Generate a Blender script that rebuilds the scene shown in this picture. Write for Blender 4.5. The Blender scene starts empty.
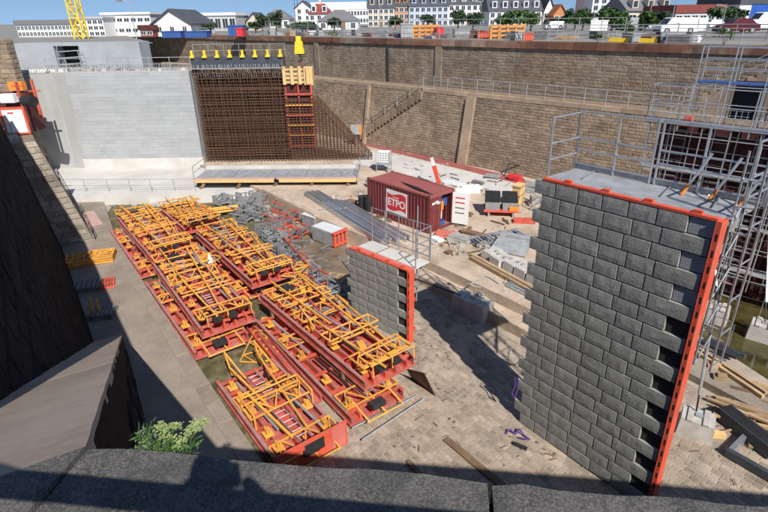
import bpy, math, random
from mathutils import Vector, Matrix
random.seed(7)
S = bpy.context.scene
COL = S.collection
# ---------------------------------------------------------------- camera
HC = 14.0
SP = .4207; CP = math.sqrt(1 - SP*SP); SR = .01445; CR = math.sqrt(1 - SR*SR)
FW = Vector((0, CP, -SP)); R0 = Vector((1, 0, 0)); D0 = Vector((0, -SP, -CP))
RT = CR*R0 + SR*D0; DN = -SR*R0 + CR*D0
cd = bpy.data.cameras.new('camera'); cam = bpy.data.objects.new('camera', cd); COL.objects.link(cam)
up = -DN; bk = -FW
cam.matrix_world = Matrix(((RT.x, up.x, bk.x, 0), (RT.y, up.y, bk.y, 0), (RT.z, up.z, bk.z, HC), (0, 0, 0, 1)))
cd.sensor_width = 36; cd.lens = 24; cd.clip_start = .05; cd.clip_end = 4000
S.camera = cam
# ---------------------------------------------------------------- sky and sun
SUN_EL = math.radians(43.0)
SX, SY = .365, -.931                      # horizontal direction towards the sun
W = bpy.data.worlds.new('World'); S.world = W; W.use_nodes = True
nt = W.node_tree; bg = nt.nodes['Background']
sk = nt.nodes.new('ShaderNodeTexSky'); sk.sky_type = 'NISHITA'; sk.sun_disc = False
sk.sun_elevation = SUN_EL; sk.sun_rotation = math.atan2(SX, SY)
sk.air_density = 1.0; sk.dust_density = .2; sk.ozone_density = 3.6
tcw = nt.nodes.new('ShaderNodeTexCoord'); vad = nt.nodes.new('ShaderNodeVectorMath'); vad.operation = 'ADD'; vad.inputs[1].default_value = (0, 0, .17)
vno = nt.nodes.new('ShaderNodeVectorMath'); vno.operation = 'NORMALIZE'
nt.links.new(tcw.outputs['Generated'], vad.inputs[0]); nt.links.new(vad.outputs[0], vno.inputs[0]); nt.links.new(vno.outputs[0], sk.inputs[0])
nt.links.new(sk.outputs[0], bg.inputs[0]); bg.inputs[1].default_value = .09
sl = bpy.data.lights.new('sun', 'SUN'); sl.energy = 4.9; sl.angle = math.radians(.5); sl.color = (1, .95, .87)
so = bpy.data.objects.new('sun', sl); COL.objects.link(so)
sv = Vector((SX*math.cos(SUN_EL), SY*math.cos(SUN_EL), math.sin(SUN_EL)))
so.rotation_euler = sv.to_track_quat('Z', 'Y').to_euler(); so.location = sv*60
S.view_settings.view_transform = 'Standard'; S.view_settings.look = 'None'
S.view_settings.exposure = 0.3; S.view_settings.gamma = 1

# ---------------------------------------------------------------- measuring helpers
def ray(px, py): return FW + RT*((px-384)/512) + DN*((py-256)/512)
def at(px, py, z=0.):
    r = ray(px, py); t = (z-HC)/r.z
    return Vector((t*r.x, t*r.y, z))
def zat(px, py, p):
    r = ray(px, py); t = (p[0]*r.x + p[1]*r.y)/(r.x**2 + r.y**2); return HC + t*r.z
def atY(px, py, Y):
    r = ray(px, py); t = Y/r.y; return Vector((t*r.x, Y, HC + t*r.z))
def V(*a): return Vector(a)
def lerp(a, b, t): return a + (b-a)*t

# ---------------------------------------------------------------- materials
MATS = {}
def mat(name, col, rough=.8, metal=0., var=.22, scale=2., bump=.25, bscale=25., tint=0., rnd=0., dirt=None, dscale=.6, damt=.5,
        streak=None, stamt=.5, spec=.4, fine=.0):
    m = bpy.data.materials.new(name); m.use_nodes = True; n = m.node_tree; L = n.links.new
    b = n.nodes['Principled BSDF']; b.inputs['Roughness'].default_value = rough; b.inputs['Metallic'].default_value = metal
    b.inputs['Specular IOR Level'].default_value = spec
    tc = n.nodes.new('ShaderNodeTexCoord'); oi = n.nodes.new('ShaderNodeObjectInfo')
    w = n.nodes.new('ShaderNodeMath'); w.operation = 'MULTIPLY'; w.inputs[1].default_value = 23.; L(oi.outputs['Random'], w.inputs[0])
    def noise(sc, detail=6., rough_=.6, sv=None):
        t = n.nodes.new('ShaderNodeTexNoise'); t.noise_dimensions = '4D'; t.inputs['Scale'].default_value = sc
        t.inputs['Detail'].default_value = detail; t.inputs['Roughness'].default_value = rough_
        if sv:
            mp = n.nodes.new('ShaderNodeMapping'); mp.inputs['Scale'].default_value = sv; L(tc.outputs['Object'], mp.inputs[0]); L(mp.outputs[0], t.inputs['Vector'])
        else: L(tc.outputs['Object'], t.inputs['Vector'])
        L(w.outputs[0], t.inputs['W']); return t
    def rampf(src, lo, hi):
        r = n.nodes.new('ShaderNodeMapRange'); r.inputs[1].default_value = lo; r.inputs[2].default_value = hi; L(src, r.inputs[0]); return r.outputs[0]
    def mix(f, a, c):
        x = n.nodes.new('ShaderNodeMix'); x.data_type = 'RGBA'
        if isinstance(f, float): x.inputs[0].default_value = f
        else: L(f, x.inputs[0])
        for i, q in ((6, a), (7, c)):
            if isinstance(q, tuple): x.inputs[i].default_value = (*q, 1)
            else: L(q, x.inputs[i])
        return x.outputs[2]
    c0 = tuple(max(0, k*(1-var*1.3)) for k in col); c1 = tuple(min(1, k*(1+var)) for k in col)
    out = mix(rampf(noise(scale).outputs['Fac'], .3, .7), c0, c1)
    if fine:
        out = mix(rampf(noise(scale*14, 3).outputs['Fac'], .42, .7), out, tuple(min(1, k*(1+fine)) for k in col))
    if dirt: 
        f = rampf(noise(dscale, 8, .65).outputs['Fac'], .48, .68)
        k = n.nodes.new('ShaderNodeMath'); k.operation = 'MULTIPLY'; k.inputs[1].default_value = damt; L(f, k.inputs[0]); out = mix(k.outputs[0], out, dirt)
    if streak:
        f = rampf(noise(1., 6, .6, (1.6, 1.6, .09)).outputs['Fac'], .52, .72)
        k = n.nodes.new('ShaderNodeMath'); k.operation = 'MULTIPLY'; k.inputs[1].default_value = stamt; L(f, k.inputs[0]); out = mix(k.outputs[0], out, streak)
    if tint or rnd:
        hs = n.nodes.new('ShaderNodeHueSaturation'); mr = n.nodes.new('ShaderNodeMapRange')
        mr.inputs[3].default_value = 1-(tint or rnd); mr.inputs[4].default_value = 1+(tint or rnd)
        if tint:
            a = n.nodes.new('ShaderNodeAttribute'); a.attribute_name = 'tint'; L(a.outputs['Fac'], mr.inputs[0])
        else: L(oi.outputs['Random'], mr.inputs[0])
        L(mr.outputs[0], hs.inputs['Value']); L(out, hs.inputs['Color']); out = hs.outputs[0]
    L(out, b.inputs['Base Color'])
    if bump:
        bp = n.nodes.new('ShaderNodeBump'); bp.inputs['Strength'].default_value = bump; bp.inputs['Distance'].default_value = .05
        L(noise(bscale, 5).outputs['Fac'], bp.inputs['Height']); L(bp.outputs[0], b.inputs['Normal'])
    MATS[name] = m; return m
M = MATS
mat('floor_stone', (.36,.30,.24), .9, var=.25, scale=1.3, dirt=(.17,.135,.10), dscale=.35, damt=.65, bump=.3, bscale=9, fine=.25)
mat('paver', (.315,.255,.198), .92, var=.3, scale=1.6, tint=.2, dirt=(.13,.108,.088), dscale=.55, damt=.75, fine=.3)
mat('paver_single', (.315,.255,.198), .92, var=.3, scale=1.6, rnd=.2, dirt=(.13,.108,.088), dscale=.55, damt=.75, fine=.3)
mat('walk_stone', (.27,.225,.185), .9, var=.2, scale=1.1, dirt=(.15,.12,.09), dscale=.5, damt=.5, fine=.2)
mat('moss_floor', (.115,.10,.048), .85, var=.5, scale=1.6, dirt=(.24,.19,.135), dscale=.8, damt=.8, bump=.4, bscale=8)
mat('terrace', (.475,.375,.29), .92, var=.2, scale=.8, dirt=(.25,.18,.125), dscale=.45, damt=.8, fine=.22)
mat('step_stone', (.30,.22,.14), .9, var=.25, scale=1.5, tint=.15, streak=(.17,.12,.07))
mat('mud', (.17,.122,.082), .55, var=.35, scale=1.1, dirt=(.28,.22,.16), dscale=.6, damt=.7, bump=.3, bscale=7)
mat('pale_slab', (.55,.53,.50), .9, var=.1, scale=.6, dirt=(.42,.38,.33), dscale=.4, damt=.6)
mat('red_strip', (.34,.09,.085), .8, var=.15, scale=1)
mat('rose_panel', (.50,.33,.28), .85, var=.15, scale=1)
mat('far_stone', (.30,.225,.16), .9, var=.25, scale=1.2, tint=.2, dirt=(.13,.10,.075), dscale=.3, damt=.65, streak=(.17,.13,.095), stamt=.5, bump=.5, bscale=6)
mat('far_stone_upper', (.255,.205,.155), .9, var=.28, scale=.8, tint=.17, dirt=(.20,.09,.05), dscale=.22, damt=.45, streak=(.10,.09,.08), stamt=.6, bump=.4, bscale=6)
mat('mortar', (.225,.17,.122), .95, var=.2, scale=2)
mat('coping_far', (.36,.27,.19), .9, var=.2, scale=1, tint=.12)
mat('rust_edge', (.19,.085,.055), .85, var=.45, scale=.5, tint=.25, dirt=(.34,.28,.23), dscale=.22, damt=.9, streak=(.10,.06,.045), stamt=.6)
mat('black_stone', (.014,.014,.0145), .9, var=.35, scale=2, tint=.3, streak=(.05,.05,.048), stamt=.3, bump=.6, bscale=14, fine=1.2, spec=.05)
mat('granite', (.068,.064,.060), .9, var=.35, scale=7, dirt=(.035,.034,.033), dscale=4.5, damt=.7, bump=.3, bscale=110, fine=1.5)
mat('ramp_stone', (.42,.335,.268), .92, var=.14, scale=.7, dirt=(.29,.235,.19), dscale=.45, damt=.7, bump=.06, bscale=40, fine=.08, spec=.15)
mat('buttress_stone', (.30,.265,.215), .9, var=.3, scale=2, tint=.25, dirt=(.11,.10,.085), dscale=.5, damt=.6)
mat('concrete', (.37,.37,.365), .85, var=.07, scale=.5, dirt=(.37,.37,.37), dscale=.25, damt=.5, streak=(.52,.52,.52), stamt=.4, bump=.1)
mat('concrete_band', (.355,.368,.378), .85, var=.12, scale=.45, tint=.03, dirt=(.29,.295,.30), dscale=.35, damt=.65, streak=(.44,.44,.44), stamt=.45, bump=.12, fine=.08)
mat('concrete_blue', (.36,.375,.40), .85, var=.12, scale=.35, dirt=(.20,.225,.26), dscale=.16, damt=.6, bump=.1)
mat('ballast', (.50,.47,.44), .9, var=.15, scale=2, dirt=(.28,.24,.2), dscale=1.2, damt=.6)
mat('rubble', (.42,.40,.37), .92, var=.3, scale=2, tint=.2)
mat('rebar', (.115,.062,.038), .85, metal=.1, var=.3, scale=1.5, bump=0)
mat('cage_shade', (.055,.036,.027), .9, var=.3, scale=1)  # shade inside the rebar cage put into a dark brown
mat('block', (.285,.285,.268), .8, var=.10, scale=4, rnd=.07, bump=.25, bscale=16, dirt=(.155,.155,.14), dscale=1.5, damt=.5)
mat('block_joint', (.17,.17,.16), .9, var=.2)
mat('recess_shade', (.035,.035,.035), .9, var=.2)
mat('plate', (.31,.32,.34), .6, var=.15, scale=3)
mat('red', (.54,.085,.05), .65, var=.22, scale=2, rnd=.15, dirt=(.33,.18,.14), dscale=3.5, damt=.7, bump=.08)
mat('red_bright', (.66,.09,.045), .6, var=.15, scale=2, dirt=(.42,.16,.12), dscale=2.8, damt=.75, bump=.06)
mat('red_faded', (.47,.105,.085), .7, var=.25, scale=1.4, rnd=.12, dirt=(.46,.25,.21), dscale=2.2, damt=.75, bump=.08)
mat('red_plate', (.58,.16,.13), .6, var=.12, scale=1)
mat('dark_red', (.085,.022,.020), .75, var=.3, scale=1)
mat('yellow', (.76,.345,.05), .65, var=.2, scale=3, rnd=.18, dirt=(.44,.30,.17), dscale=4.5, damt=.75, bump=.08)
mat('yellow_bright', (.84,.56,.03), .45, var=.08, scale=3, bump=.05)
mat('orange', (.80,.25,.04), .5, var=.12, scale=2, bump=.05)
mat('zinc', (.50,.52,.54), .42, metal=.75, var=.15, scale=3, bump=.05)
mat('zinc_dull', (.38,.39,.40), .6, metal=.35, var=.2, scale=3, bump=.05)
mat('alu', (.60,.62,.65), .35, metal=.8, var=.1, scale=2, bump=.05)
mat('deck', (.33,.34,.36), .65, metal=.2, var=.2, scale=2)
mat('black', (.02,.02,.022), .6, var=.3, scale=3)
mat('rubber', (.025,.025,.026), .85, var=.3, scale=3)
mat('slate_beam', (.075,.085,.105), .5, metal=.3, var=.2, scale=2)
mat('timber', (.42,.29,.17), .85, var=.25, scale=2, rnd=.22)
mat('ply_dark', (.13,.075,.045), .8, var=.25, scale=2)
mat('timber_dark', (.20,.125,.075), .85, var=.3, scale=2, rnd=.2)
mat('formwood', (.66,.45,.20), .7, var=.12, scale=2)
mat('container_red', (.165,.034,.037), .5, var=.1, scale=1.2, dirt=(.16,.04,.035), dscale=1, damt=.5, bump=.04)
mat('container_roof', (.29,.085,.08), .65, var=.12, scale=.7, dirt=(.27,.09,.075), dscale=.5, damt=.6, bump=.06)
mat('white', (.78,.78,.77), .6, var=.06, scale=1, bump=.05)
mat('white_wall', (.74,.74,.73), .85, var=.05, scale=.3, bump=.05)
mat('sign_red', (.66,.04,.05), .5, var=.05)
mat('blue', (.04,.10,.30), .5, var=.1)
mat('blue_deck', (.05,.10,.27), .55, var=.15)
mat('purple', (.11,.055,.24), .6, var=.2, scale=5)
mat('glass_dark', (.03,.04,.05), .12, var=.1, bump=0, spec=.6)
mat('water', (.075,.062,.022), .06, var=.5, scale=.9, bump=.03, bscale=6, spec=.5)
mat('asphalt', (.12,.12,.125), .9, var=.15, scale=.3)
mat('quay_ground', (.24,.23,.215), .9, var=.15, scale=.15, dirt=(.17,.155,.14), dscale=.08, damt=.6)
mat('slate_roof', (.075,.08,.095), .7, var=.15, scale=.6)
mat('grey_roof', (.17,.17,.18), .7, var=.12, scale=.4)
mat('tile_roof', (.36,.12,.05), .8, var=.15, scale=.6)
mat('cream', (.55,.49,.40), .85, var=.06, scale=.3)
mat('orange_wall', (.50,.22,.10), .85, var=.08, scale=.3)
mat('blue_wall', (.42,.50,.62), .85, var=.05, scale=.3)
mat('grey_wall', (.42,.42,.42), .85, var=.06, scale=.3)
mat('brick_wall', (.22,.055,.045), .85, var=.12, scale=.5)
mat('blue_door', (.02,.09,.40), .5, var=.08)
mat('maroon', (.085,.010,.018), .3, var=.08, bump=0)
mat('grey_paint', (.30,.31,.33), .35, var=.05, bump=0)
mat('van_white', (.80,.81,.82), .35, var=.03, bump=0)
mat('leaf', (.055,.115,.025), .7, var=.4, scale=1.2, tint=.45, bump=0)
mat('leaf_dark', (.035,.07,.022), .7, var=.4, scale=1.2, tint=.45, bump=0)
mat('leaf_grey', (.13,.17,.10), .75, var=.25, scale=8, tint=.3, bump=0)
mat('umbel', (.27,.33,.12), .75, var=.2, scale=9, tint=.25, bump=0)
mat('bark', (.10,.075,.05), .9, var=.2, scale=4)
mat('mesh_grey', (.20,.20,.20), .7, var=.2)
mat('tarp', (.62,.64,.66), .7, var=.08, scale=1.5)
mat('lamp_lens', (.6,.6,.55), .3, bump=0)

# ---------------------------------------------------------------- mesh builder
class MB:
    def __init__(s): s.v = []; s.f = []; s.t = []
    def hexa(s, p, tint=.5):
        o = len(s.v); s.v += [tuple(q) for q in p]
        s.f += [(o,o+3,o+2,o+1),(o+4,o+5,o+6,o+7),(o,o+1,o+5,o+4),(o+1,o+2,o+6,o+5),(o+2,o+3,o+7,o+6),(o+3,o,o+4,o+7)]; s.t += [tint]*6; return s
    def box(s, c, d, rz=0., tint=.5, M_=None):
        x, y, z = d[0]/2, d[1]/2, d[2]/2; ca, sa = math.cos(rz), math.sin(rz); P = []
        for (i, j, k) in ((-1,-1,-1),(1,-1,-1),(1,1,-1),(-1,1,-1),(-1,-1,1),(1,-1,1),(1,1,1),(-1,1,1)):
            q = Vector((i*x, j*y, k*z))
            q = (M_ @ q) if M_ else Vector((q.x*ca-q.y*sa, q.x*sa+q.y*ca, q.z))
            P.append(Vector(c)+q)
        return s.hexa(P, tint)
    def b2(s, a, b, tint=.5):          # axis aligned box by two corners
        return s.box([(a[i]+b[i])/2 for i in range(3)], [abs(b[i]-a[i]) for i in range(3)], tint=tint)
    def beam(s, p, q, w, h=None, upv=(0,0,1), tint=.5):
        h = h or w; p = Vector(p); q = Vector(q); d = (q-p)
        if d.length < 1e-6: return s
        d.normalize(); u = Vector(upv)
        if abs(d.dot(u)) > .98: u = Vector((1,0,0))
        a = d.cross(u).normalized()*w/2; b = a.cross(d).normalized()*h/2
        return s.hexa([p-a-b, p+a-b, p+a+b, p-a+b, q-a-b, q+a-b, q+a+b, q-a+b][0:4] + [q-a-b, q+a-b, q+a+b, q-a+b], tint)
    def tube(s, p, q, r, n=6, r2=None, cap=True, tint=.5):
        p = Vector(p); q = Vector(q); d = (q-p); r2 = r if r2 is None else r2
        if d.length < 1e-6: return s
        d.normalize(); u = Vector((0,0,1)) if abs(d.z) < .95 else Vector((1,0,0))
        a = d.cross(u).normalized(); b = d.cross(a); o = len(s.v)
        for (c, rr) in ((p, r), (q, r2)):
            for i in range(n):
                t = 2*math.pi*i/n; s.v.append(tuple(c + a*math.cos(t)*rr + b*math.sin(t)*rr))
        for i in range(n):
            j = (i+1) % n; s.f.append((o+i, o+n+i, o+n+j, o+j)); s.t.append(tint)
        if cap: s.f += [tuple(o+i for i in range(n)), tuple(o+n+i for i in reversed(range(n)))]; s.t += [tint]*2
        return s
    def poly(s, pts, tint=.5):
        o = len(s.v); s.v += [tuple(p) for p in pts]; s.f.append(tuple(range(o, o+len(pts)))); s.t.append(tint); return s
    def prism(s, pts, dz, tint=.5):     # pts: top ring (3D, counter-clockwise from above), extruded by vector dz
        n = len(pts); o = len(s.v); dz = Vector(dz)
        s.v += [tuple(p) for p in pts] + [tuple(Vector(p)+dz) for p in pts]
        s.f.append(tuple(range(o, o+n))); s.f.append(tuple(reversed(range(o+n, o+2*n)))); s.t += [tint]*2
        for i in range(n):
            j = (i+1) % n; s.f.append((o+i, o+n+i, o+n+j, o+j)); s.t.append(tint)
        return s
    def build(s, name, m, parent=None, loc=None, rz=0., smooth=False, **props):
        me = bpy.data.meshes.new(name); me.from_pydata(s.v, [], s.f); me.update()
        a = me.attributes.new('tint', 'FLOAT', 'FACE'); a.data.foreach_set('value', s.t)
        if smooth: me.polygons.foreach_set('use_smooth', [True]*len(me.polygons))
        me.materials.append(M[m] if isinstance(m, str) else m)
        o = bpy.data.objects.new(name, me); COL.objects.link(o)
        if parent: o.parent = parent
        if loc is not None: o.location = loc
        o.rotation_euler.z = rz
        for k, v in props.items(): o[k] = v
        return o
def thing(name, label, cat, loc=(0,0,0), rz=0., group=None):
    o = bpy.data.objects.new(name, None); o.empty_display_size = .3; COL.objects.link(o)
    o.location = loc; o.rotation_euler = (0, 0, rz); o['label'] = label; o['category'] = cat
    if group: o['group'] = group
    return o
def link_piece(name, me, parent, loc, rz=0., scale=None):
    o = bpy.data.objects.new(name, me); COL.objects.link(o); o.parent = parent; o.location = loc; o.rotation_euler.z = rz
    if scale: o.scale = scale
    return o
def kids(o): return [c for c in COL.objects if c.parent == o]
KIDS = {}
def tree_of(o):
    return [(c, tree_of(c)) for c in kids(o)]
def dup(root, loc, rz, label=None, group=None, tr=None):
    tr = tr if tr is not None else KIDS.setdefault(root.name, tree_of(root))
    r = root.copy(); COL.objects.link(r); r.location = loc; r.rotation_euler.z = rz
    if label: r['label'] = label
    if group: r['group'] = group
    def rec(par, lst):
        for c, sub in lst:
            d = c.copy(); COL.objects.link(d); d.parent = par; rec(d, sub)
    rec(r, tr); return r
def one(mb, name, m, label, cat, loc=(0,0,0), rz=0., group=None, **k):
    o = mb.build(name, m, None, loc, rz, **k); o['label'] = label; o['category'] = cat
    if group: o['group'] = group
    return o
def struct(mb, name, m): return mb.build(name, m, kind='structure')
# dressed masonry: blocks as geometry on a battered face. p0->p1 along the foot, up = top offset vector
def masonry(mb, p0, p1, upv, ch, bl, joint=.03, relief=.05, thick=.25, jit=.5, rows=None, rng=random, clip=None):
    p0 = Vector(p0); p1 = Vector(p1); upv = Vector(upv); L = (p1-p0).length; e = (p1-p0)/L
    Hh = upv.length; uu = upv/Hh; n = e.cross(uu).normalized()      # outward normal (to the right-hand rule: e x up)
    nr = rows or max(1, round(Hh/ch)); c = Hh/nr
    for r in range(nr):
        x = -rng.random()*bl
        while x < L:
            w = bl*(1-jit/2+rng.random()*jit); a = max(0, x+joint/2); b = min(L, x+w-joint/2); x += w
            if b-a < .08: continue
            z0 = r*c+joint/2; z1 = (r+1)*c-joint/2
            if clip and not clip((a+b)/2, (z0+z1)/2): continue
            d = relief*(.35+.65*rng.random()); k = min(.05, c*.14); t = rng.random()
            def P(xx, zz, nn): return p0 + e*xx + uu*zz + n*nn
            q = [rng.uniform(-.4,.4)*relief for _ in range(4)]
            o = len(mb.v)
            mb.v += [tuple(P(a,z0,0)), tuple(P(b,z0,0)), tuple(P(b,z1,0)), tuple(P(a,z1,0)),
                     tuple(P(a+k,z0+k,d+q[0])), tuple(P(b-k,z0+k,d+q[1])), tuple(P(b-k,z1-k,d+q[2])), tuple(P(a+k,z1-k,d+q[3]))]
            mb.f += [(o+4,o+5,o+6,o+7),(o,o+1,o+5,o+4),(o+1,o+2,o+6,o+5),(o+2,o+3,o+7,o+6),(o+3,o,o+4,o+7)]; mb.t += [t]*5
    return mb
# ================================================================ SETTING
AX = V(.598, -.801, 0); PX = V(.801, .598, 0)       # along the dock towards the viewer / across it to the right
BX = V(.714, -.700, 0); BN = V(.700, .714, 0)       # along the far masonry wall / away from the viewer
def wp(s, o, z): return BX*s + BN*o + V(0, 0, z)
ZQ = 12.0
g = MB(); g.poly([V(-70,-2,0), V(70,-2,0), V(70,95,0), V(-70,95,0)]); struct(g, 'dock_floor', 'floor_stone')
FLOOR = COL.objects['dock_floor']
# quay ground beyond the far wall, one sheet to the horizon
UO = 43.6                                            # offset of the upper wall
e0 = wp(-125, UO+.9, ZQ); e1 = wp(30, UO+.9, ZQ)
g = MB(); g.poly([e1, V(400, 10, ZQ), V(2500, 200, ZQ), V(2500, 3500, ZQ), V(-2500, 3500, ZQ), V(-2500, 200, ZQ), V(-200, 110, ZQ), e0])
struct(g, 'quay_ground', 'quay_ground')
g = MB(); g.poly([wp(30, UO+14, ZQ+.006), wp(34, UO+20, ZQ+.006), wp(-120, UO+20, ZQ+.006), wp(-120, UO+14, ZQ+.006)]); struct(g, 'quay_road', 'asphalt')
# mossy channel under the formwork stacks
g = MB(); g.poly([at(*q, .004) for q in ((118,196),(190,188),(262,205),(300,300),(330,380),(300,440),(268,470),(100,225))]); struct(g, 'mossy_floor', 'moss_floor')
# left walkway
wl = [at(60,200,.3), at(103,200,.3), at(118,243,.3), at(262,463,.3), at(330,600,.3), at(150,600,.3), at(60,330,.3), at(40,240,.3)]
g = MB(); g.prism(wl[::-1], (0,0,-.34)); struct(g, 'side_walkway', 'walk_stone')
WALK = COL.objects['side_walkway']
q0 = at(103,200,.3); q1 = at(118,243,.3); q2 = at(262,463,.3)
L_ = (q2-q1).length; k = 0
me_k = None
nk = 18
for i in range(nk):                                  # edge stones of the walkway
    a = q1.lerp(q2, i/nk); b = q1.lerp(q2, (i+1)/nk); m_ = MB()
    if me_k is None:
        d = (b-a).length-.03
        m_.hexa([(-d/2,-.62,-.2),(d/2,-.62,-.2),(d/2,0,-.2),(-d/2,0,-.2),(-d/2+.02,-.6,.03),(d/2-.02,-.6,.03),(d/2-.03,-.03,.03),(-d/2+.03,-.03,.03)])
        o = m_.build('edge_stone', 'walk_stone', WALK); me_k = o.data
    else: o = link_piece('edge_stone', me_k, WALK, (0,0,0))
    c = (a+b)/2; o.location = (c.x, c.y, c.z+random.uniform(-.012,.012)); o.rotation_euler.z = math.atan2((b-a).y, (b-a).x) + random.uniform(-.006,.006)
# ---------------------------------------------------------------- paving of the dock floor
pv = []
rr = random.Random(3)
org = V(-4.6, 13.6, 0)
row = 0; v = -3.0
while v < 17:
    wv = rr.uniform(.20,.25); u = -9 + rr.random()*.4
    while u < 14:
        ln = rr.uniform(.24, .42); c = org + AX*(u+ln/2) + PX*(v+wv/2)
        # only the open floor right of the stacks, up to the steps
        pxd = (c - V(0,0,HC)); d_ = pxd.dot(FW); sx = 384+512*pxd.dot(RT)/d_ if d_ > .1 else -1; sy = 256+512*pxd.dot(DN)/d_ if d_ > .1 else -1
        ok = 300 < sx < 800 and 300 < sy < 530 and c.y > 7 and (sx > 330+ (470-sy)*.0 or sy > 400)
        ok = ok and rr.random() > .035 and (c - V(2.6,25.6,0)).dot(PX) < -.25 + (3.2 if c.x > 8.2 else 0) 
        if ok: pv.append((d_, c, ln-.028, wv-.026))
        u += ln
    v += wv+.0
pv.sort(key=lambda t: t[0])
m_ = MB(); m_.hexa([(-.5,-.5,-.03),(.5,-.5,-.03),(.5,.5,-.03),(-.5,.5,-.03),(-.47,-.45,.016),(.47,-.46,.012),(.465,.45,.015),(-.47,.46,.018)])
pm = m_.build('paving_stone', 'paver_single', FLOOR); PMESH = pm.data; ang = math.atan2(AX.y, AX.x)
big = MB()
for i, (d_, c, ln, wv) in enumerate(pv):
    if i < 300:
        o = pm if i == 0 else link_piece('paving_stone', PMESH, FLOOR, (0,0,0))
        o.location = (c.x, c.y, rr.uniform(-.004,.006)); o.rotation_euler.z = ang + rr.uniform(-.04,.04); o.scale = (ln, wv, 1)
    else:
        h = .014 + rr.uniform(-.006,.006); t = rr.random(); x = AX*ln/2; y = PX*wv/2; a1 = rr.uniform(.93,.97); zz = V(0,0,1)
        big.hexa([c-x-y, c+x-y, c+x+y, c-x+y, c-x*a1-y*.88+zz*h, c+x*a1-y*.9+zz*(h-.004), c+x*a1+y*.88+zz*h, c-x*a1+y*.9+zz*(h+.005)], t)
big.build('paving_stones', 'paver', FLOOR, kind='stuff')
# ---------------------------------------------------------------- terrace with two stone steps
ZT = 1.1; ZS = .55
tA = at(262,190,ZT); tB = at(314,216,ZT); tC = at(430,262,ZT); tD = at(530,309,ZT)
dT = (tD-tC).normalized(); tE = tC + dT*9.2
te = tE + PX*2.4
g = MB(); g.prism([tA, V(-20,52,ZT), V(-30,70,ZT), wp(-60,41.5,ZT), wp(12,41.5,ZT), V(19,30,ZT), te, tE, tD, tC, tB], (0,0,-1.3)); struct(g, 'terrace', 'terrace')
TERR = COL.objects['terrace']
def step_row(name_parent, a, b, n, wdt, top, hgt, seed):
    r_ = random.Random(seed); d = (b-a).normalized(); nn = V(d.y, -d.x, 0)    # nn: towards the dock floor
    if nn.y > 0: nn = -nn
    t = 0; Lw = (b-a).length
    for i in range(n):
        w = Lw/n; m_ = MB(); x0 = t+.012; x1 = t+w-.012; t += w
        j = r_.uniform(-.02,.02); z = top+r_.uniform(-.01,.012)
        P = lambda x, y, zz: tuple((a+d*x+nn*y)[:2])+(zz,)
        m_.hexa([P(x0,-wdt,z-hgt),P(x0,j,z-hgt),P(x1,j,z-hgt),P(x1,-wdt,z-hgt),P(x0+.02,-wdt,z),P(x0+.02,j-.03,z),P(x1-.02,j-.03,z),P(x1-.02,-wdt,z)], r_.random())
        m_.build('stone', 'terrace', name_parent)
s1a = tC - dT*5.2; s1b = tE
step_row(TERR, s1a+V(0,0,.012), s1b+V(0,0,.012), 10, .55, ZT+.012, .6, 1)
sA = at(405,268,ZS); sC = at(430,281,ZS); sD = at(530,333,ZS); dS = (sD-sC).normalized(); sE = sC+dS*8.6; s0 = sC-dS*3.2
g = MB(); nS = V(dS.y,-dS.x,0); nS = nS if nS.y < 0 else -nS
g.prism([s0-nS*3.2, sE-nS*3.2, sE, s0][::-1], (0,0,-.6)); struct(g, 'lower_step', 'terrace')
step_row(COL.objects['lower_step'], s0+V(0,0,.01), sE+V(0,0,.01), 9, .8, ZS+.01, .58, 2)
# kerb wall at the head of the muddy floor
step_row(TERR, tA+V(0,0,.02), tB+V(0,0,.02), 8, .35, ZT+.1, 1.1, 5)
# pale slab and red strip at the foot of the wall
g = MB(); g.poly([at(q[0],q[1],ZT+.012) for q in ((352,163),(368,150),(400,155),(470,172),(528,186),(522,196),(480,188),(438,184),(400,172))]); struct(g, 'pale_slab', 'pale_slab')
g = MB(); g.poly([at(q[0],q[1],ZT+.02) for q in ((364,142),(384,146),(470,166),(537,183),(534,188),(468,170.5),(382,149.5),(364,145))]); struct(g, 'red_strip', 'red_strip')
g = MB(); g.poly([at(q[0],q[1],.035) for q in ((268,232),(345,225),(352,300),(322,302),(290,262))]); struct(g, 'mud_floor', 'mud')
g = MB(); g.poly([at(q[0],q[1],.02) for q in ((700,335),(800,400),(900,330),(768,250),(690,290))]); struct(g, 'pool_water', 'water')
# ledge beside the pool
la = at(690,354,.32); lb = at(790,404,.32)
lroot = FLOOR
step_row(lroot, la, lb, 4, .01, .3, .3, 8)
dl = (lb-la).normalized(); nl = V(dl.y,-dl.x,0); nl = nl if nl.y < 0 else -nl
g = MB(); g.prism([la, la+nl*1.35, lb+nl*1.35, lb], (0,0,-.32)); struct(g, 'pool_ledge', 'walk_stone')

# ---------------------------------------------------------------- far masonry wall, two tiers
far = thing('masonry_wall', 'long brown masonry dock wall in two tiers with a berm between them', 'wall', wp(-30,40,0))
def loc(p): return p - far.location
S0, S1 = -120, 16; OB = 40.1; OT = 41.3; ZB = 7.6
g = MB()
g.hexa([loc(wp(S0,OB,0)), loc(wp(S1,OB,0)), loc(wp(S1,OB+6,0)), loc(wp(S0,OB+6,0)), loc(wp(S0,OT,ZB-.02)), loc(wp(S1,OT,ZB-.02)), loc(wp(S1,OB+6,ZB-.02)), loc(wp(S0,OB+6,ZB-.02))])
g.build('wall_core', 'mortar', far)
g = MB(); rg = random.Random(11)
OZ = lambda z: OB+(OT-OB)*z/(ZB-.02)-.012
masonry(g, loc(wp(S0,OZ(.2),.2)), loc(wp(S1,OZ(.2),.2)), loc(wp(S1,OZ(ZB-.35),ZB-.35))-loc(wp(S1,OZ(.2),.2)), .245, .5, .016, .035, rng=rg)
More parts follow.
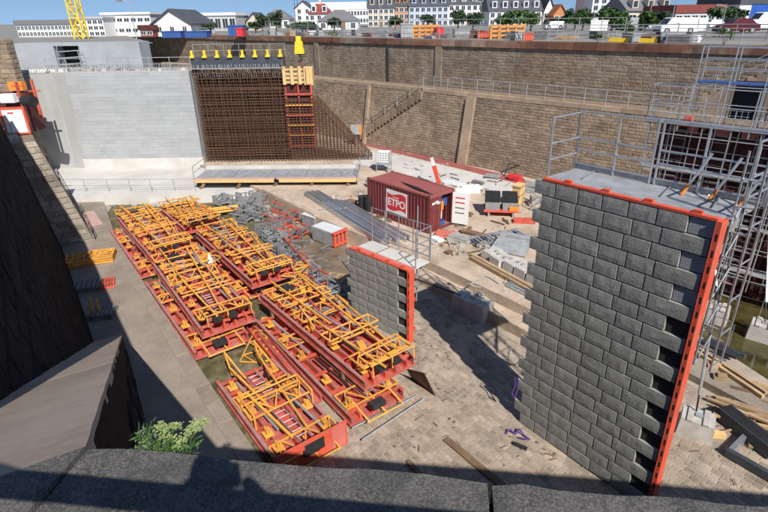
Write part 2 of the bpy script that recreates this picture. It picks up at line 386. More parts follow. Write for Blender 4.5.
g.build('stone_blocks', 'far_stone', far, kind='stuff')
g = MB(); x = S0
while x < S1:                                         # coping of the berm
    w = 1.3+rg.random()*.5; b = min(S1, x+w)
    g.hexa([loc(wp(x+.01,OT-.12,ZB-.34)),loc(wp(b-.01,OT-.12,ZB-.34)),loc(wp(b-.01,OT+.5,ZB-.34)),loc(wp(x+.01,OT+.5,ZB-.34)),
            loc(wp(x+.01,OT-.1,ZB+.02)),loc(wp(b-.01,OT-.1,ZB+.02)),loc(wp(b-.01,OT+.5,ZB+.02)),loc(wp(x+.01,OT+.5,ZB+.02))], rg.random()); x = b
g.build('coping_stones', 'coping_far', far, kind='stuff')
g = MB()
g.hexa([loc(wp(S0,UO+.05,ZB-.1)), loc(wp(30,UO+.05,ZB-.1)), loc(wp(30,UO+6,ZB-.1)), loc(wp(S0,UO+6,ZB-.1)), loc(wp(S0,UO+.05,ZQ-.03)), loc(wp(30,UO+.05,ZQ-.03)), loc(wp(30,UO+6,ZQ-.03)), loc(wp(S0,UO+6,ZQ-.03))])
g.build('upper_core', 'mortar', far)
g = MB(); masonry(g, loc(wp(-124,UO+.05,ZB)), loc(wp(30,UO+.05,ZB)), V(0,0,ZQ-ZB-.55), .25, .52, .014, .025, rng=rg)
g.build('upper_stone_blocks', 'far_stone_upper', far, kind='stuff')
g = MB(); x = -124
while x < 30:
    w = 1.6+rg.random()*.9; b = min(30, x+w)
    g.hexa([loc(wp(x+.008,UO-.12,ZQ-.55)),loc(wp(b-.008,UO-.12,ZQ-.55)),loc(wp(b-.008,UO+1.2,ZQ-.55)),loc(wp(x+.008,UO+1.2,ZQ-.55)),
            loc(wp(x+.008,UO-.12,ZQ+.03)),loc(wp(b-.008,UO-.12,ZQ+.03)),loc(wp(b-.008,UO+1.2,ZQ+.03)),loc(wp(x+.008,UO+1.2,ZQ+.03))], rg.random()); x = b
g.build('rusty_coping', 'rust_edge', far, kind='stuff')
g = MB(); 
for (px, w, mm) in ((371,.14,0),):
    p = atY(px, 41, 56); s_ = p.dot(BX)*1.0
    # the drain pipe, fixed to the upper wall face
    s_ = -41.6
    g.beam(loc(wp(s_,UO-.08,ZB)), loc(wp(s_,UO-.08,ZQ-.5)), .16)
g.build('drain_pipe', 'black', far)
g = MB()
for s_ in (-54.0,-34.6): g.hexa([loc(wp(s_-.4,UO-.1,ZB)),loc(wp(s_+.4,UO-.1,ZB)),loc(wp(s_+.4,UO+.1,ZB)),loc(wp(s_-.4,UO+.1,ZB)),loc(wp(s_-.4,UO-.1,ZQ-.6)),loc(wp(s_+.4,UO-.1,ZQ-.6)),loc(wp(s_+.4,UO+.1,ZQ-.6)),loc(wp(s_-.4,UO+.1,ZQ-.6))])
g.build('pilaster', 'far_stone_upper', far)
# battered ribs on the lower tier
for s_, w in ((-28.6,.95),(-42.2,.35)):
    g = MB(); d1 = .34
    g.hexa([loc(wp(s_-w/2,OB-d1,.3)),loc(wp(s_+w/2,OB-d1,.3)),loc(wp(s_+w/2,OB+.1,.3)),loc(wp(s_-w/2,OB+.1,.3)),loc(wp(s_-w/2,OT-d1,ZB-.33)),loc(wp(s_+w/2,OT-d1,ZB-.33)),loc(wp(s_+w/2,OT+.1,ZB-.33)),loc(wp(s_-w/2,OT+.1,ZB-.33))])
    g.build('buttress_rib', 'coping_far', far)
# stair cut along the lower tier
g = MB(); n_ = 22
for i in range(n_):
    t = i/n_; s_ = lerp(-44.5, -34.6, t); zz = lerp(1.2, ZB-.3, t); o_ = OB+(OT-OB)*zz/ZB
    g.hexa([loc(wp(s_,o_-.3,zz-.5)),loc(wp(s_+.46,o_-.3,zz-.5)),loc(wp(s_+.46,o_+.05,zz-.5)),loc(wp(s_,o_+.05,zz-.5)),loc(wp(s_,o_-.3,zz+.28)),loc(wp(s_+.46,o_-.3,zz+.28)),loc(wp(s_+.46,o_+.05,zz+.28)),loc(wp(s_,o_+.05,zz+.28))], random.random())
g.build('stair_steps', 'far_stone', far)
def rail_line(name, pts, h, label, group=None, mats='zinc_dull', r=.03, post_every=1, bars=2, cat='railing'):
    root = thing(name, label, cat, pts[0], 0, group); o = Vector(pts[0]); mb = MB()
    for k in range(bars):
        f = h*(1-k/bars); m2 = MB()
        for a, b in zip(pts[:-1], pts[1:]): m2.tube(Vector(a)-o+V(0,0,f), Vector(b)-o+V(0,0,f), r, 5)
        m2.build('rail', mats, root)
    for p in pts[::post_every]:
        MB().tube(Vector(p)-o, Vector(p)-o+V(0,0,h), r*1.15, 5).build('post', mats, root)
    return root
rail_line('berm_railing', [wp(lerp(-33.5,-9.5,i/14), OT+.25, ZB+.02) for i in range(15)], 1.15, 'light metal railing along the berm of the masonry wall', r=.03, bars=3)
rail_line('stair_railing', [wp(lerp(-44.2,-34.4,i/6), OB+(OT-OB)*lerp(1.5,ZB,i/6)/ZB-.26, lerp(1.5,ZB,i/6)) for i in range(7)], 1.05, 'slanting rail beside the stone stair on the far wall')
# right hand stair of the upper tier
g = MB(); n_ = 16
for i in range(n_):
    t = i/n_; s_ = lerp(-12.0, -4.2, t); zz = lerp(ZB, ZQ-.3, t)
    g.hexa([loc(wp(s_,UO-1.1,ZB)),loc(wp(s_+.49,UO-1.1,ZB)),loc(wp(s_+.49,UO+.0,ZB)),loc(wp(s_,UO+.0,ZB)),loc(wp(s_,UO-1.1,zz+.26)),loc(wp(s_+.49,UO-1.1,zz+.26)),loc(wp(s_+.49,UO+.0,zz+.26)),loc(wp(s_,UO+.0,zz+.26))], random.random())
g.build('upper_stair', 'far_stone', far)
rail_line('upper_stair_railing', [wp(lerp(-12,-4.2,i/6), UO-1.05, lerp(ZB+.1,ZQ,i/6)) for i in range(7)], 1.05, 'slanting metal rail on the stair beside the scaffold tower')
rail_line('quay_railing', [wp(lerp(-92,22,i/48), UO+.5, ZQ+.03) for i in range(49)], 1.05, 'thin grey railing along the top edge of the far quay', r=.028)

# ---------------------------------------------------------------- black wall, ramp, buttress, coping
bA = at(70,252,0); bB = at(98,328,0); bd = (bB-bA).normalized(); bn = V(-bd.y, bd.x, 0)  # bn: into the dock (right)
if bn.x < 0: bn = -bn
BAT = 1/7.5; base0 = bA - bn*.35 - bd*.2; Lb = 38
bl = thing('side_wall', 'tall black stained dock wall in shade on the left', 'wall', base0)
pb = lambda s_, z, d=0: bd*s_ - bn*(z*BAT - d) + V(0,0,z)
ZN = 12.3
g = MB(); th = 4
g.hexa([pb(0,0), pb(Lb,0), pb(Lb,0)-bn*th, pb(0,0)-bn*th, pb(0,ZN-.03), pb(Lb,ZN-.03), pb(Lb,ZN-.03)-bn*th, pb(0,ZN-.03)-bn*th])
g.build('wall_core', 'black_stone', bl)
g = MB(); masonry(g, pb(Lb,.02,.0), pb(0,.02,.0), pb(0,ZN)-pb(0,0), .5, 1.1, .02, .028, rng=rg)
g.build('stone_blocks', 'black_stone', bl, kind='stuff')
g = MB(); g.hexa([pb(-.3,ZN-.02)-bn*.2, pb(Lb,ZN-.02)-bn*.2, pb(Lb,ZN-.02)-bn*60, pb(-.3,ZN-.02)-bn*60] + [q+V(0,0,.2) for q in (pb(-.3,ZN-.02)-bn*.2, pb(Lb,ZN-.02)-bn*.2, pb(Lb,ZN-.02)-bn*60, pb(-.3,ZN-.02)-bn*60)])
o = g.build('quay_top', 'granite'); o.location = base0; o['kind'] = 'structure'
# lit buttress at the far end of the black wall
b0 = base0 - bd*.35
bt = thing('stone_buttress', 'steep sunlit stone buttress at the end of the black wall', 'buttress', b0)
rx = bn*2.05; zt = 7.2; lean = -bn*1.75 - bd*1.1
bw = [ -bn*2.2, rx, rx-bd*3.5, -bn*2.2-bd*3.5]
tw = [ -bn*2.2 + lean + V(0,0,zt), rx + lean + V(0,0,zt), rx + lean - bd*3.5 + V(0,0,zt), -bn*2.2+lean-bd*3.5+V(0,0,zt)]
MB().hexa(bw+tw).build('core', 'mortar', bt)
g = MB(); masonry(g, bw[0], bw[1], lean+V(0,0,zt), .4, .75, .03, .06, rng=rg); 
if True:
    g.build('stone_blocks', 'buttress_stone', bt, kind='stuff')
g = MB(); g.b2((-3.4,-.6,zt-.02),(1.2,6,zt+.12)); o = g.build('landing', 'walk_stone', bt); o.rotation_euler.z = math.atan2(-bd.y,-bd.x)-math.pi/2; o.location = lean
rail_line('landing_railing', [b0 + rx + lean*(1-t) + V(0,0,zt*(1-t)+.1) for t in (0,.2,.4,.6,.8,1)], .9, 'dark handrail running down the edge of the sunlit buttress', mats='black', r=.022)
rail_line('platform_railing', [b0+lean+V(0,0,zt+.1)+bn*(-2+i*1.0) - bd*.4 for i in range(4)], 1.0, 'grey railing on the landing above the buttress', r=.025)
# ramp and coping
cop = [at(85,449,ZN), at(200,455,ZN), at(480,481,ZN), at(768,505,ZN)]
cd_ = (cop[3]-cop[1]).normalized(); cN = V(-cd_.y, cd_.x, 0)
tip = at(122,334,.15); rtop = cop[0]
rd = (tip-rtop); rdh = V(rd.x, rd.y, 0).normalized(); rl = V(-rdh.y, rdh.x, 0); rl = rl if rl.x < 0 else -rl   # to the left
g = MB()
R_ = [rtop, tip, tip+rl*3.2, rtop+rl*3.6]
n_ = 9; rampt = thing('stone_ramp', 'sloping smooth stone ramp descending from the coping beside the black wall', 'ramp', rtop)
core = MB()
core.hexa([V(0,0,-ZN), V(tip.x-rtop.x,tip.y-rtop.y,-ZN), V(tip.x-rtop.x,tip.y-rtop.y,-ZN)+rl*3.2, V(0,0,-ZN)+rl*3.6, V(0,0,-.06), rd+V(0,0,-.06), rd+rl*3.2+V(0,0,-.06), rl*3.6+V(0,0,-.06)])
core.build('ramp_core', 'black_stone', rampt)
g = MB(); rmas = MB()
for i in range(n_):
    a = rd*(i/n_); b = rd*((i+1)/n_); j = random.uniform(-.02,.02)
    w0 = lerp(3.6,3.2,i/n_); w1 = lerp(3.6,3.2,(i+1)/n_); gap = rd.normalized()*.006
    ov = -rl*random.uniform(.0,.012)
    s_ = MB(); j *= .4; s_.hexa([a+gap+ov-V(0,0,.13), b-gap+ov-V(0,0,.13), b-gap+rl*w1-V(0,0,.13), a+gap+rl*w0-V(0,0,.13), a+gap+ov+V(0,0,j*.3), b-gap+ov+V(0,0,j*.3), b-gap+rl*w1+V(0,0,j*.3), a+gap+rl*w0+V(0,0,j*.3)])
    
    s_ = MB(); nj = 9; edge = [a.lerp(b, .004+.992*q/nj)+V(0,0,0)-rl*random.uniform(-.004,.004) for q in range(nj+1)]
    zo = V(0,0,j*.3); s_.prism([q+zo for q in edge]+[b-gap+rl*w1+zo, a+gap+rl*w0+zo], (0,0,-.13))
    s_.build('ramp_slab', 'ramp_stone', rampt)
masonry(rmas, V(0,0,-ZN)-rl*.01, V(tip.x-rtop.x,tip.y-rtop.y,-ZN)-rl*.01, V(0,0,ZN-.3), .45, .95, .025, .06, rng=rg, clip=lambda x, z: z < (ZN-.3)*(1-x/V(rd.x,rd.y,0).length)-.9)
rmas.build('stone_blocks', 'black_stone', rampt, kind='stuff')
# quay wall below the coping
qw = thing('quay_wall', 'near quay wall with dark granite coping at the bottom edge', 'wall', cop[1])
lc = lambda p: Vector(p)-cop[1]
pl = cop[0]+cd_*.0; pr_ = cop[3]+cd_*26
g = MB(); dn = V(0,0,-ZN)
g.hexa([lc(pl)+dn, lc(pr_)+dn, lc(pr_)+dn-cN*6, lc(pl)+dn-cN*6, lc(pl)-V(0,0,.05)-cN*.05, lc(pr_)-V(0,0,.05)-cN*.05, lc(pr_)-V(0,0,.05)-cN*6, lc(pl)-V(0,0,.05)-cN*6])
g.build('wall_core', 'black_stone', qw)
edges = [-.62, .9, 2.05, 3.55, 5.2, 7, 9, 12, 16, 21, 27]
c0 = cop[1]; x = -6.0
xs = [-9,-6.5,-4.6,-2.9,-.55] + []
jt = (at(490,490,ZN)-cop[1]).dot(cd_)
bounds = [-8,-5,-2.6,-.52, jt, jt+2.2, jt+4.4, jt+6.8, jt+9.5, jt+13, jt+18]
for a, b in zip(bounds[:-1], bounds[1:]):
    if b <= -.5: continue
    h = random.uniform(-.012,.012); o_ = random.uniform(-.015,.015); s_ = MB(); lft = b <= -.5
    f0 = 0 if not lft else .06
    P = lambda xx, yy, zz: cd_*xx + cN*yy + V(0,0,zz)
    s_.hexa([P(a+.008,-1.5,-.45),P(b-.008,-1.5,-.45),P(b-.008,o_+f0,-.45),P(a+.008,o_+f0,-.45),P(a+.008,-1.5,h),P(b-.008,-1.5,h),P(b-.012,o_-.025+f0,h-.01),P(a+.012,o_-.025+f0,h-.01)])
    nj = max(4, int((b-a)/.12)); fr = [P(b-.008-(b-a-.016)*q/nj, o_+f0+random.uniform(-.016,.004), h) for q in range(nj+1)]
    fr[0] -= cN*.02; fr[-1] -= cN*.02
    s_ = MB(); s_.prism([P(a+.008,-1.5,h), P(b-.008,-1.5,h)]+fr, (0,0,-.45)); s_.v = s_.v
    s_.build('coping_stone', 'granite', qw)
g = MB(); g.prism([lc(q)+V(0,0,.014) for q in (cop[0], rtop+rl*3.6, rtop+rl*3.6-cN*4, cop[1]+cd_*-.528-cN*1.5)], (0,0,-.4)); g.build('coping_corner', 'granite', qw)
g = MB(); P = lambda xx, yy, zz: cop[1]+cd_*xx + cN*yy + V(0,0,zz)
g.poly([P(-8,-1.49,-.02),P(26,-1.49,-.02),P(26,-40,-.02),P(-8,-40,-.02)]); struct(g, 'near_quay_ground', 'quay_ground')
# ================================================================ FORMWORK
def rock_block_mesh(w, h, seed):
    r = random.Random(seed); m_ = MB(); nx, nz = (5, 3) if w > .6 else (3, 3); d = .06
    o = 0; k = .014
    grid = {}
    for j in range(nz+1):
        for i in range(nx+1):
            edge = i in (0, nx) or j in (0, nz)
            x = k+(w-2*k)*i/nx; z = k+(h-2*k)*j/nz
            y = -.014 if edge else -.022+r.uniform(-.009,.006)
            if not edge: x += r.uniform(-.03,.03); z += r.uniform(-.025,.025)
            grid[i,j] = len(m_.v); m_.v.append((x, y, z))
    for j in range(nz):
        for i in range(nx): m_.f.append((grid[i,j],grid[i+1,j],grid[i+1,j+1],grid[i,j+1])); m_.t.append(.5)
    o = len(m_.v); m_.v += [(0,d,0),(w,d,0),(w,d,h),(0,d,h)]
    bot = [grid[i,0] for i in range(nx+1)]; top = [grid[i,nz] for i in range(nx+1)]
    lef = [grid[0,j] for j in range(nz+1)]; rig = [grid[nx,j] for j in range(nz+1)]
    m_.f += [tuple([o]+[o+1]+bot[::-1]), tuple([o+1,o+2]+rig[::-1]), tuple([o+2,o+3]+top), tuple([o+3,o]+lef)]; m_.t += [.5]*4
    return m_
def block_wall(name, label, org_, ang_, L, H_, rows, ppal, odd, even, top_gap_rows=()):
    root = thing(name, label, 'formwork', org_, ang_, None)
    rh = H_/rows; J = .022; cache = {}; r = random.Random(rows)
    xr = odd[-1][1]
    MB().b2((.0,.008,.02),(xr-.03,.16,H_)).build('backing_plate', 'block_joint', root); MB().b2((xr-.03,.062,.02),(L-.02,.16,H_)).build('recess_back', 'recess_shade', root)  # black recess back paints the shade inside the open holes
    for row in range(rows):                                   # row 0 = topmost
        z = H_-(row+1)*rh; pat = odd if row % 2 == 0 else even
        for (a, b) in pat:
            w = round(b-a-J, 3); key = (w, r.randrange(3))
            if key not in cache:
                o = rock_block_mesh(w, rh-J, hash((w, key[1])) & 1023).build('block', 'block', root); cache[key] = o.data
            else: o = link_piece('block', cache[key], root, (0,0,0))
            o.location = (a+J/2, r.uniform(-.006,.006), z+J/2)
        if row % 2 == 0:
            xe = odd[-1][1]
            if row in ppal: MB().b2((xe+.01,.035,z+.02),(L-.02,.048,z+rh-.02)).build('recess_plate', 'plate', root)
    # red steel edge channel with slots, and red top rail
    e = MB(); e.b2((L,-.05,0),(L+.115,.3,H_+.02)); e.b2((L-.012,-.06,0),(L,-.045,H_+.02))
    e.build('edge_channel', 'red_bright', root)
    s_ = MB()
    for i in range(int(H_/.42)): s_.b2((L+.04,-.052,.16+i*.42),(L+.09,-.049,.34+i*.42))
    s_.build('channel_slots', 'black', root, kind='stuff')
    MB().b2((0,-.02,H_+.002),(L-.0,.16,H_+.07)).build('top_rail', 'red_bright', root)
    for i in range(4): 
        x = L*(i+.6)/4.1; MB().b2((x,.02,H_+.07),(x+.22,.14,H_+.15)).build('lifting_lug', 'red_bright', root)
    # steel soldiers and walers behind the face
    for i in range(int(L/1.2)+1): MB().b2((.1+i*(L-.3)/max(1,int(L/1.2)),.17,0),(.22+i*(L-.3)/max(1,int(L/1.2)),.42,H_-.02)).build('soldier', 'red', root)
    for i in range(max(2, int(H_/1.6))): MB().b2((.0,.43,.5+i*1.6),(L,.56,.66+i*1.6)).build('waler', 'red', root)
    return root
def guard(root, pts, h, levels, m_='zinc', r=.028, posts=True, mid=None, zoff=0.):
    """scaffold guardrail as parts of root: one post per point, rails between"""
    for k in levels:
        b = MB()
        for a, c in zip(pts[:-1], pts[1:]): b.tube(V(*a)+V(0,0,k), V(*c)+V(0,0,k), r, 6)
        b.build('guard_rail', m_, root)
    for p in pts: MB().tube(V(*p)+V(0,0,zoff), V(*p)+V(0,0,h), r*1.2, 6).build('guard_post', m_, root)
def ladder_mb(p, q, w, side, step=.3, r=.022):
    p = Vector(p); q = Vector(q); s_ = Vector(side).normalized()*w/2; b = MB()
    b.tube(p-s_, q-s_, r, 5); b.tube(p+s_, q+s_, r, 5); n_ = int((q-p).length/step)
    for i in range(1, n_): c = p.lerp(q, i/n_); b.tube(c-s_, c+s_, r*.75, 4, cap=False)
    return b
WANG = math.atan2(-.69, .72)
# -- the big block-faced panel
LB, HB = 4.95, 9.45
WB = math.radians(-53.6)
odd = [(-.30+i*.77, -.30+(i+1)*.77) for i in range(6)]
even = [(0,.68),(.68,1.21),(1.21,2.11),(2.11,2.96),(2.96,3.74),(3.74,4.92)]
bw_ = block_wall('block_formwork', 'tall dark grey block-faced formwork panel with red steel edge and railed walkway on top', V(5.05,15.0,0), WB, LB, HB, 20, (0,2,4), odd, even)
bw_.rotation_euler.y = -.024
# top timber strip and walkway behind
MB().b2((0,.18,HB+.0),(LB,.44,HB+.055)).build('top_board', 'zinc_dull', bw_)
for i in range(5): MB().b2((-.2+i*1.06,.46,HB-.06),(.84+i*1.06,2.0,HB-.01)).build('deck_panel', 'deck', bw_)
for x in (.3,1.9,3.5,4.8):
    b = MB(); b.beam((x,.45,HB-.13),(x,2.0,HB-.13),.09,.12); b.beam((x,1.9,HB-.15),(x,.5,HB-1.7),.07); b.build('walkway_bracket', 'zinc_dull', bw_)
guard(bw_, [(-.25,1.95,HB),(1.1,1.95,HB),(2.25,1.95,HB)], 1.85, (.18,.62,1.0,1.82), r=.03)
guard(bw_, [(2.4,1.95,HB),(3.6,1.95,HB),(5.15,1.95,HB)], 1.85, (.18,.62,1.0,1.82), r=.03)
guard(bw_, [(-.25,1.95,HB),(-.25,.55,HB)], 1.8, (.5,1.0,1.78), r=.03)
guard(bw_, [(5.2,1.95,HB),(5.2,.6,HB)], 1.85, (.5,1.0,1.82), r=.03)
b = MB(); b.beam((-.25,1.98,HB+.1),(5.15,1.98,HB+.1),.03,.16); b.build('toe_board', 'zinc_dull', bw_)
for x in (.5, 2.9, 4.2):
    b = MB(); b.tube((x,1.9,HB+.05),(x+.25,.9,HB+.05),.02); b.build('brace', 'zinc', bw_)
for x in (3.05,3.75,4.45): 
    b = MB(); b.tube((x+.35,1.5,HB),(x+.75,1.85,HB+1.15),.035); b.build('push_prop', 'alu', bw_)
    MB().tube((x+.35,1.5,HB),(x+.45,1.59,HB+.3),.045).build('prop_thread', 'orange', bw_)
# ladder cage on the back right edge
for yy in (.55, 1.2):
    ladder_mb((LB+.28,yy,5.2),(LB+.30,yy,HB+1.6),.42,(1,0,0),.6,.03).build('ladder_frame', 'zinc', bw_)
b = MB()
for i in range(5): b.tube((LB+.1,.55,5.3+i*1.0),(LB+.1,1.2,5.9+i*1.0),.024,5); b.tube((LB+.48,.55,5.3+i*1.0),(LB+.48,1.2,5.3+i*1.0),.024,5)
b.build('cage_brace', 'zinc', bw_, kind='stuff')
# push-pull props down to ballast block
P_ = lambda x, y, z: (x,y,z)
# -- middle block-faced panel
LM, HM = 3.85, 3.8
oddm = [(-.25+i*.70, -.25+(i+1)*.70) for i in range(5)]
evenm = [(0,.5),(.5,1.25),(1.25,2.0),(2.0,2.6),(2.6,3.2),(3.2,3.83)]
bm_ = block_wall('block_formwork', 'low dark grey block-faced formwork panel with red end standing beside the orange stacks', V(-1.72,22.95,0), WANG, LM, HM, 9, (), oddm, evenm)
MB().b2((0,.18,HM),(LM,.42,HM+.05)).build('top_board', 'red_plate', bm_)
for i in range(3): MB().b2((.1+i*1.3,.46,HM-.08),(1.25+i*1.3,1.5,HM-.03)).build('deck_panel', 'pale_slab', bm_)
for x in (.3,1.8,3.5):
    b = MB(); b.beam((x,.45,HM-.15),(x,1.6,HM-.15),.09,.12); b.beam((x,1.5,HM-.17),(x,.5,HM-1.5),.07); b.build('walkway_bracket', 'zinc_dull', bm_)
guard(bm_, [(.1,1.55,HM),(1.0,1.55,HM),(1.9,1.55,HM),(2.8,1.55,HM),(3.8,1.55,HM)], 1.75, (.2,.65,1.1,1.72), r=.024)
guard(bm_, [(3.85,1.55,HM),(3.85,.5,HM)], 1.75, (.65,1.1,1.72), r=.024)
b = MB()
for i in range(9): b.tube((1.9+i*.22,1.56,HM+.2),(1.9+i*.22,1.56,HM+1.7),.008,4)
b.build('mesh_panel', 'zinc_dull', bm_)
for x in (.9, 2.9): MB().tube((x,1.75,HM-2.6),(x,1.75,HM+2.4),.03).build('tall_post', 'zinc_dull', bm_)
# prop with a concrete ballast on the floor
def ballast(x_px, y_px, z, sx, sy, sz, rz, label, grp='concrete ballast blocks'):
    p = at(x_px, y_px, z); t = thing('ballast_block', label, 'concrete block', p, rz, grp)
    b = MB(); k = .05
    b.hexa([(-sx/2,-sy/2,0),(sx/2,-sy/2,0),(sx/2,sy/2,0),(-sx/2,sy/2,0),(-sx/2+k,-sy/2+k,sz),(sx/2-k,-sy/2+k,sz),(sx/2-k,sy/2-k,sz),(-sx/2+k,sy/2-k,sz)])
    b.build('body', 'ballast', t)
    for s_ in (-1,1): MB().b2((s_*sx*.22-.1,-sy*.48,sz-.01),(s_*sx*.22+.1,sy*.48,sz+.05)).build('top_rib', 'ballast', t)
    MB().b2((-.12,-.1,sz),(.12,.1,sz+.09)).build('anchor_shoe', 'zinc_dull', t)
    return t, p
def prop(name, a, b_, label, grp='push-pull props', m_='zinc_dull'):
    t = thing(name, label, 'prop', a, 0, grp); d = Vector(b_)-Vector(a)
    MB().tube((0,0,0), d*.16, .03).build('thread', 'black', t)
    MB().tube(d*.14, d*.88, .05).build('tube', m_, t)
    MB().tube(d*.86, d, .03).build('thread', 'black', t)
    return t
t1, p1 = ballast(472, 314, .01, 2.0, 1.05, .95, -.78, 'pale concrete ballast block on the paving beside the low block panel')
mm = Matrix.Rotation(WANG, 3, 'Z')
prop('push_prop', p1+V(-.6,.35,.95), V(-1.62,22.95,0)+mm@V(3.5,.5,HM-.6), 'dark prop leaning from the ballast block up to the low block panel', m_='black')
t2, p2 = ballast(694, 432, 0, 1.15, .95, .75, -.6, 'pale concrete ballast block at the foot of the tall block panel')
prop('push_prop', p2+V(0,.2,.8), p2+V(.1,1.1,5.6), 'grey upright prop standing on the ballast block behind the tall panel')
t3, p3 = ballast(714, 320, 0, 1.1, 1.0, .8, -.7, 'grey concrete ballast block in the green pool nearest the tall panel')
t4, p4 = ballast(760, 338, 0, 1.1, 1.0, .8, -.7, 'pinkish concrete ballast block in the pool at the right edge of the photo')

# -- stacked steel formwork panels
SANG = math.radians(-53.6)
def truss_mb(w, dpt, n_, r=.034):
    b = MB(); b.beam((0,0,0),(0,w,0),r*1.6); b.beam((dpt,0,0),(dpt,w,0),r*1.6)
    for i in range(n_):
        y0 = w*i/n_; y1 = w*(i+1)/n_
        if i % 2: b.beam((0,y0,0),(dpt,y1,0),r*1.4)
        else: b.beam((dpt,y0,0),(0,y1,0),r*1.4)
    for y in (.02, w-.02): b.beam((0,y,0),(dpt,y,0),r*1.6)
    return b
def make_panel(kind, L, Wd, seed):
    r = random.Random(seed); t = thing('steel_formwork', 'x', 'formwork', (0,0,0), 0, 'steel formwork panels lying in stacks')
    MB().b2((0,0,0),(L,Wd,.05)).build('steel_sheet', 'red_faded', t)
    for y in (0, Wd-.14):
        b = MB(); b.b2((0,y,.05),(L,y+.14,.10)); b.b2((0,y+.05,.10),(L,y+.09,.42)); b.b2((0,y,.42),(L,y+.14,.47)); b.build('side_channel', 'red_faded', t)
        MB().b2((.3,y+.035,.47),(L-.3,y+.085,.50)).build('grey_strip', 'zinc_dull', t)
    for y in (.42, 1.02, 1.55, 2.12):
        b = MB(); b.b2((.05,y,.05),(L-.05,y+.20,.09)); b.b2((.05,y+.05,.09),(L-.05,y+.15,.36)); b.build('rib', 'red', t)
        b = MB(); b.tube((.2,y+.10,.40),(L-.2,y+.10,.40),.065,6); b.build('rib_tube', 'red_faded', t)
    for i in range(7):
        x = .25+i*(L-.6)/6; MB().b2((x,.14,.36),(x+.1,Wd-.14,.47)).build('cross_bar', 'red', t)
    for i in range(5):                                       # yellow cast feet
        for y in (.22, Wd-.55):
            x = .7+i*(L-1.6)/4+r.uniform(-.25,.25); b = MB(); b.b2((x,y,.47),(x+.36,y+.34,.52)); b.b2((x+.07,y+.1,.52),(x+.29,y+.16,.78)); b.b2((x+.07,y+.2,.52),(x+.29,y+.26,.72)); b.tube((x+.05,y+.13,.7),(x+.31,y+.13,.7),.05,6); b.build('bracket_foot', 'yellow', t)
    # aluminium ladders and grey braces along the panel
    ladder_mb((.5,Wd*.5,.56),(L*.47,Wd*.5+.1,.60),.42,(0,1,0),.28).build('ladder', 'alu', t)
    ladder_mb((L*.55,Wd*.46,.56),(L-.35,Wd*.5,.60),.42,(0,1,0),.28).build('ladder', 'alu', t)
    for y, x0, x1, mm_ in ((.62,.8,4.2,'zinc_dull'),(1.95,L*.5,L-.6,'zinc_dull'),(1.75,.9,3.6,'black'),(.75,L*.55,L-1.1,'black')):
        MB().tube((x0,y,.56),(x1,y+.12,.58),.055,6).build('brace_tube', mm_, t)
    if kind == 'upper':
        for (x, dx, tilt, z) in ((L*.04+r.uniform(-.5,.2),.8,.12,.85),(L*.22+r.uniform(-.3,.3),.7,-.12,.95),(L*.41+r.uniform(-.3,.3),.85,.1,.9),(L*.62+r.uniform(-.3,.3),.75,-.10,.98),(L*.86+r.uniform(-.1,.4),.85,.08,1.0)):   # folded walkway brackets
            o = truss_mb(Wd*.97, dx, 5).build('bracket_truss', 'yellow', t); o.location = (x,.04,z); o.rotation_euler = (r.uniform(-.05,.05), tilt+r.uniform(-.1,.1), r.uniform(-.09,.09))
            o = truss_mb(Wd*.9, dx*.6, 5, .03).build('bracket_truss', 'yellow', t); o.location = (x+dx*.6,.1,z-.3); o.rotation_euler = (0, -.55, r.uniform(-.05,.05))
        for (x0,y0,x1,y1,z0,z1) in ((.05,.55,L*.62,.75,1.15,.98),(.9,1.75,L*.98,1.35,1.22,1.0),(L*.45,2.25,L*.96,1.9,1.12,.9),(.2,2.3,L*.4,2.2,1.05,.85),(L*.55,.4,L*1.02,.9,1.14,1.05)):   # long tubes lying on top
            MB().beam((x0+r.uniform(-.5,.5),y0+r.uniform(-.2,.2),z0),(x1+r.uniform(-.4,.4),y1+r.uniform(-.25,.25),z1),.07).build('guard_post', 'yellow', t)
        for k in range(3): x = r.uniform(.5,L-3); y = r.uniform(.4,2.1); MB().beam((x,y,1.02),(x+r.uniform(1.6,3),y+r.uniform(-.5,.5),1.0),.06).build('brace_tube', r.choice(('zinc_dull','yellow','red')), t)
        for k in range(4): x = r.uniform(.8,L-1); y = r.uniform(.3,2.2); MB().box((x,y,.62),(r.uniform(.3,.7),r.uniform(.15,.3),.2),r.uniform(-.4,.4)).build('clamp', r.choice(('zinc_dull','mesh_grey','yellow')), t)
        for y in (.25, Wd-.3, 1.2):                          # bent tube frames at the near end
            b = MB(); x = L-.15
            q = [(x-.6,y,.6),(x-.55,y,1.15),(x+.25,y+.1,1.12),(x+.3,y+.1,.6)]
            for a, c in zip(q[:-1], q[1:]): b.tube(a, c, .035, 6)
            b.build('end_frame', 'yellow', t)
        b = MB(); b.tube((L+.1,.25,1.12),(L+.1,Wd-.2,1.12),.035,6); b.tube((L-.7,.25,1.14),(L-.7,Wd-.2,1.14),.035,6); b.build('end_rail', 'yellow', t)
        for y in (.9, 1.6):
            b = MB(); b.b2((L-.05,y-.32,.74),(L+.24,y+.1,.88)); b.b2((L-.1,y-.24,.88),(L+.16,y-.02,.94)); b.build('rubber_pad', 'rubber', t)
        b = MB(); b.b2((.35,.8,.62),(.95,1.5,.75)); b.b2((.4,.85,.75),(.9,1.4,.82)); b.build('rubber_pad', 'rubber', t)
    else:
        for (x, dx) in ((L*.86,.9),(L*.3,.8)):
            o = truss_mb(Wd*.95, dx, 5).build('bracket_truss', 'yellow', t); o.location = (x,.05,.62); o.rotation_euler = (0,.05,.03)
        b = MB(); x = L
        for y in (.5,1.3,2.1): b.tube((x-.6,y,.55),(x+.45,y+.1,.22),.035,6)
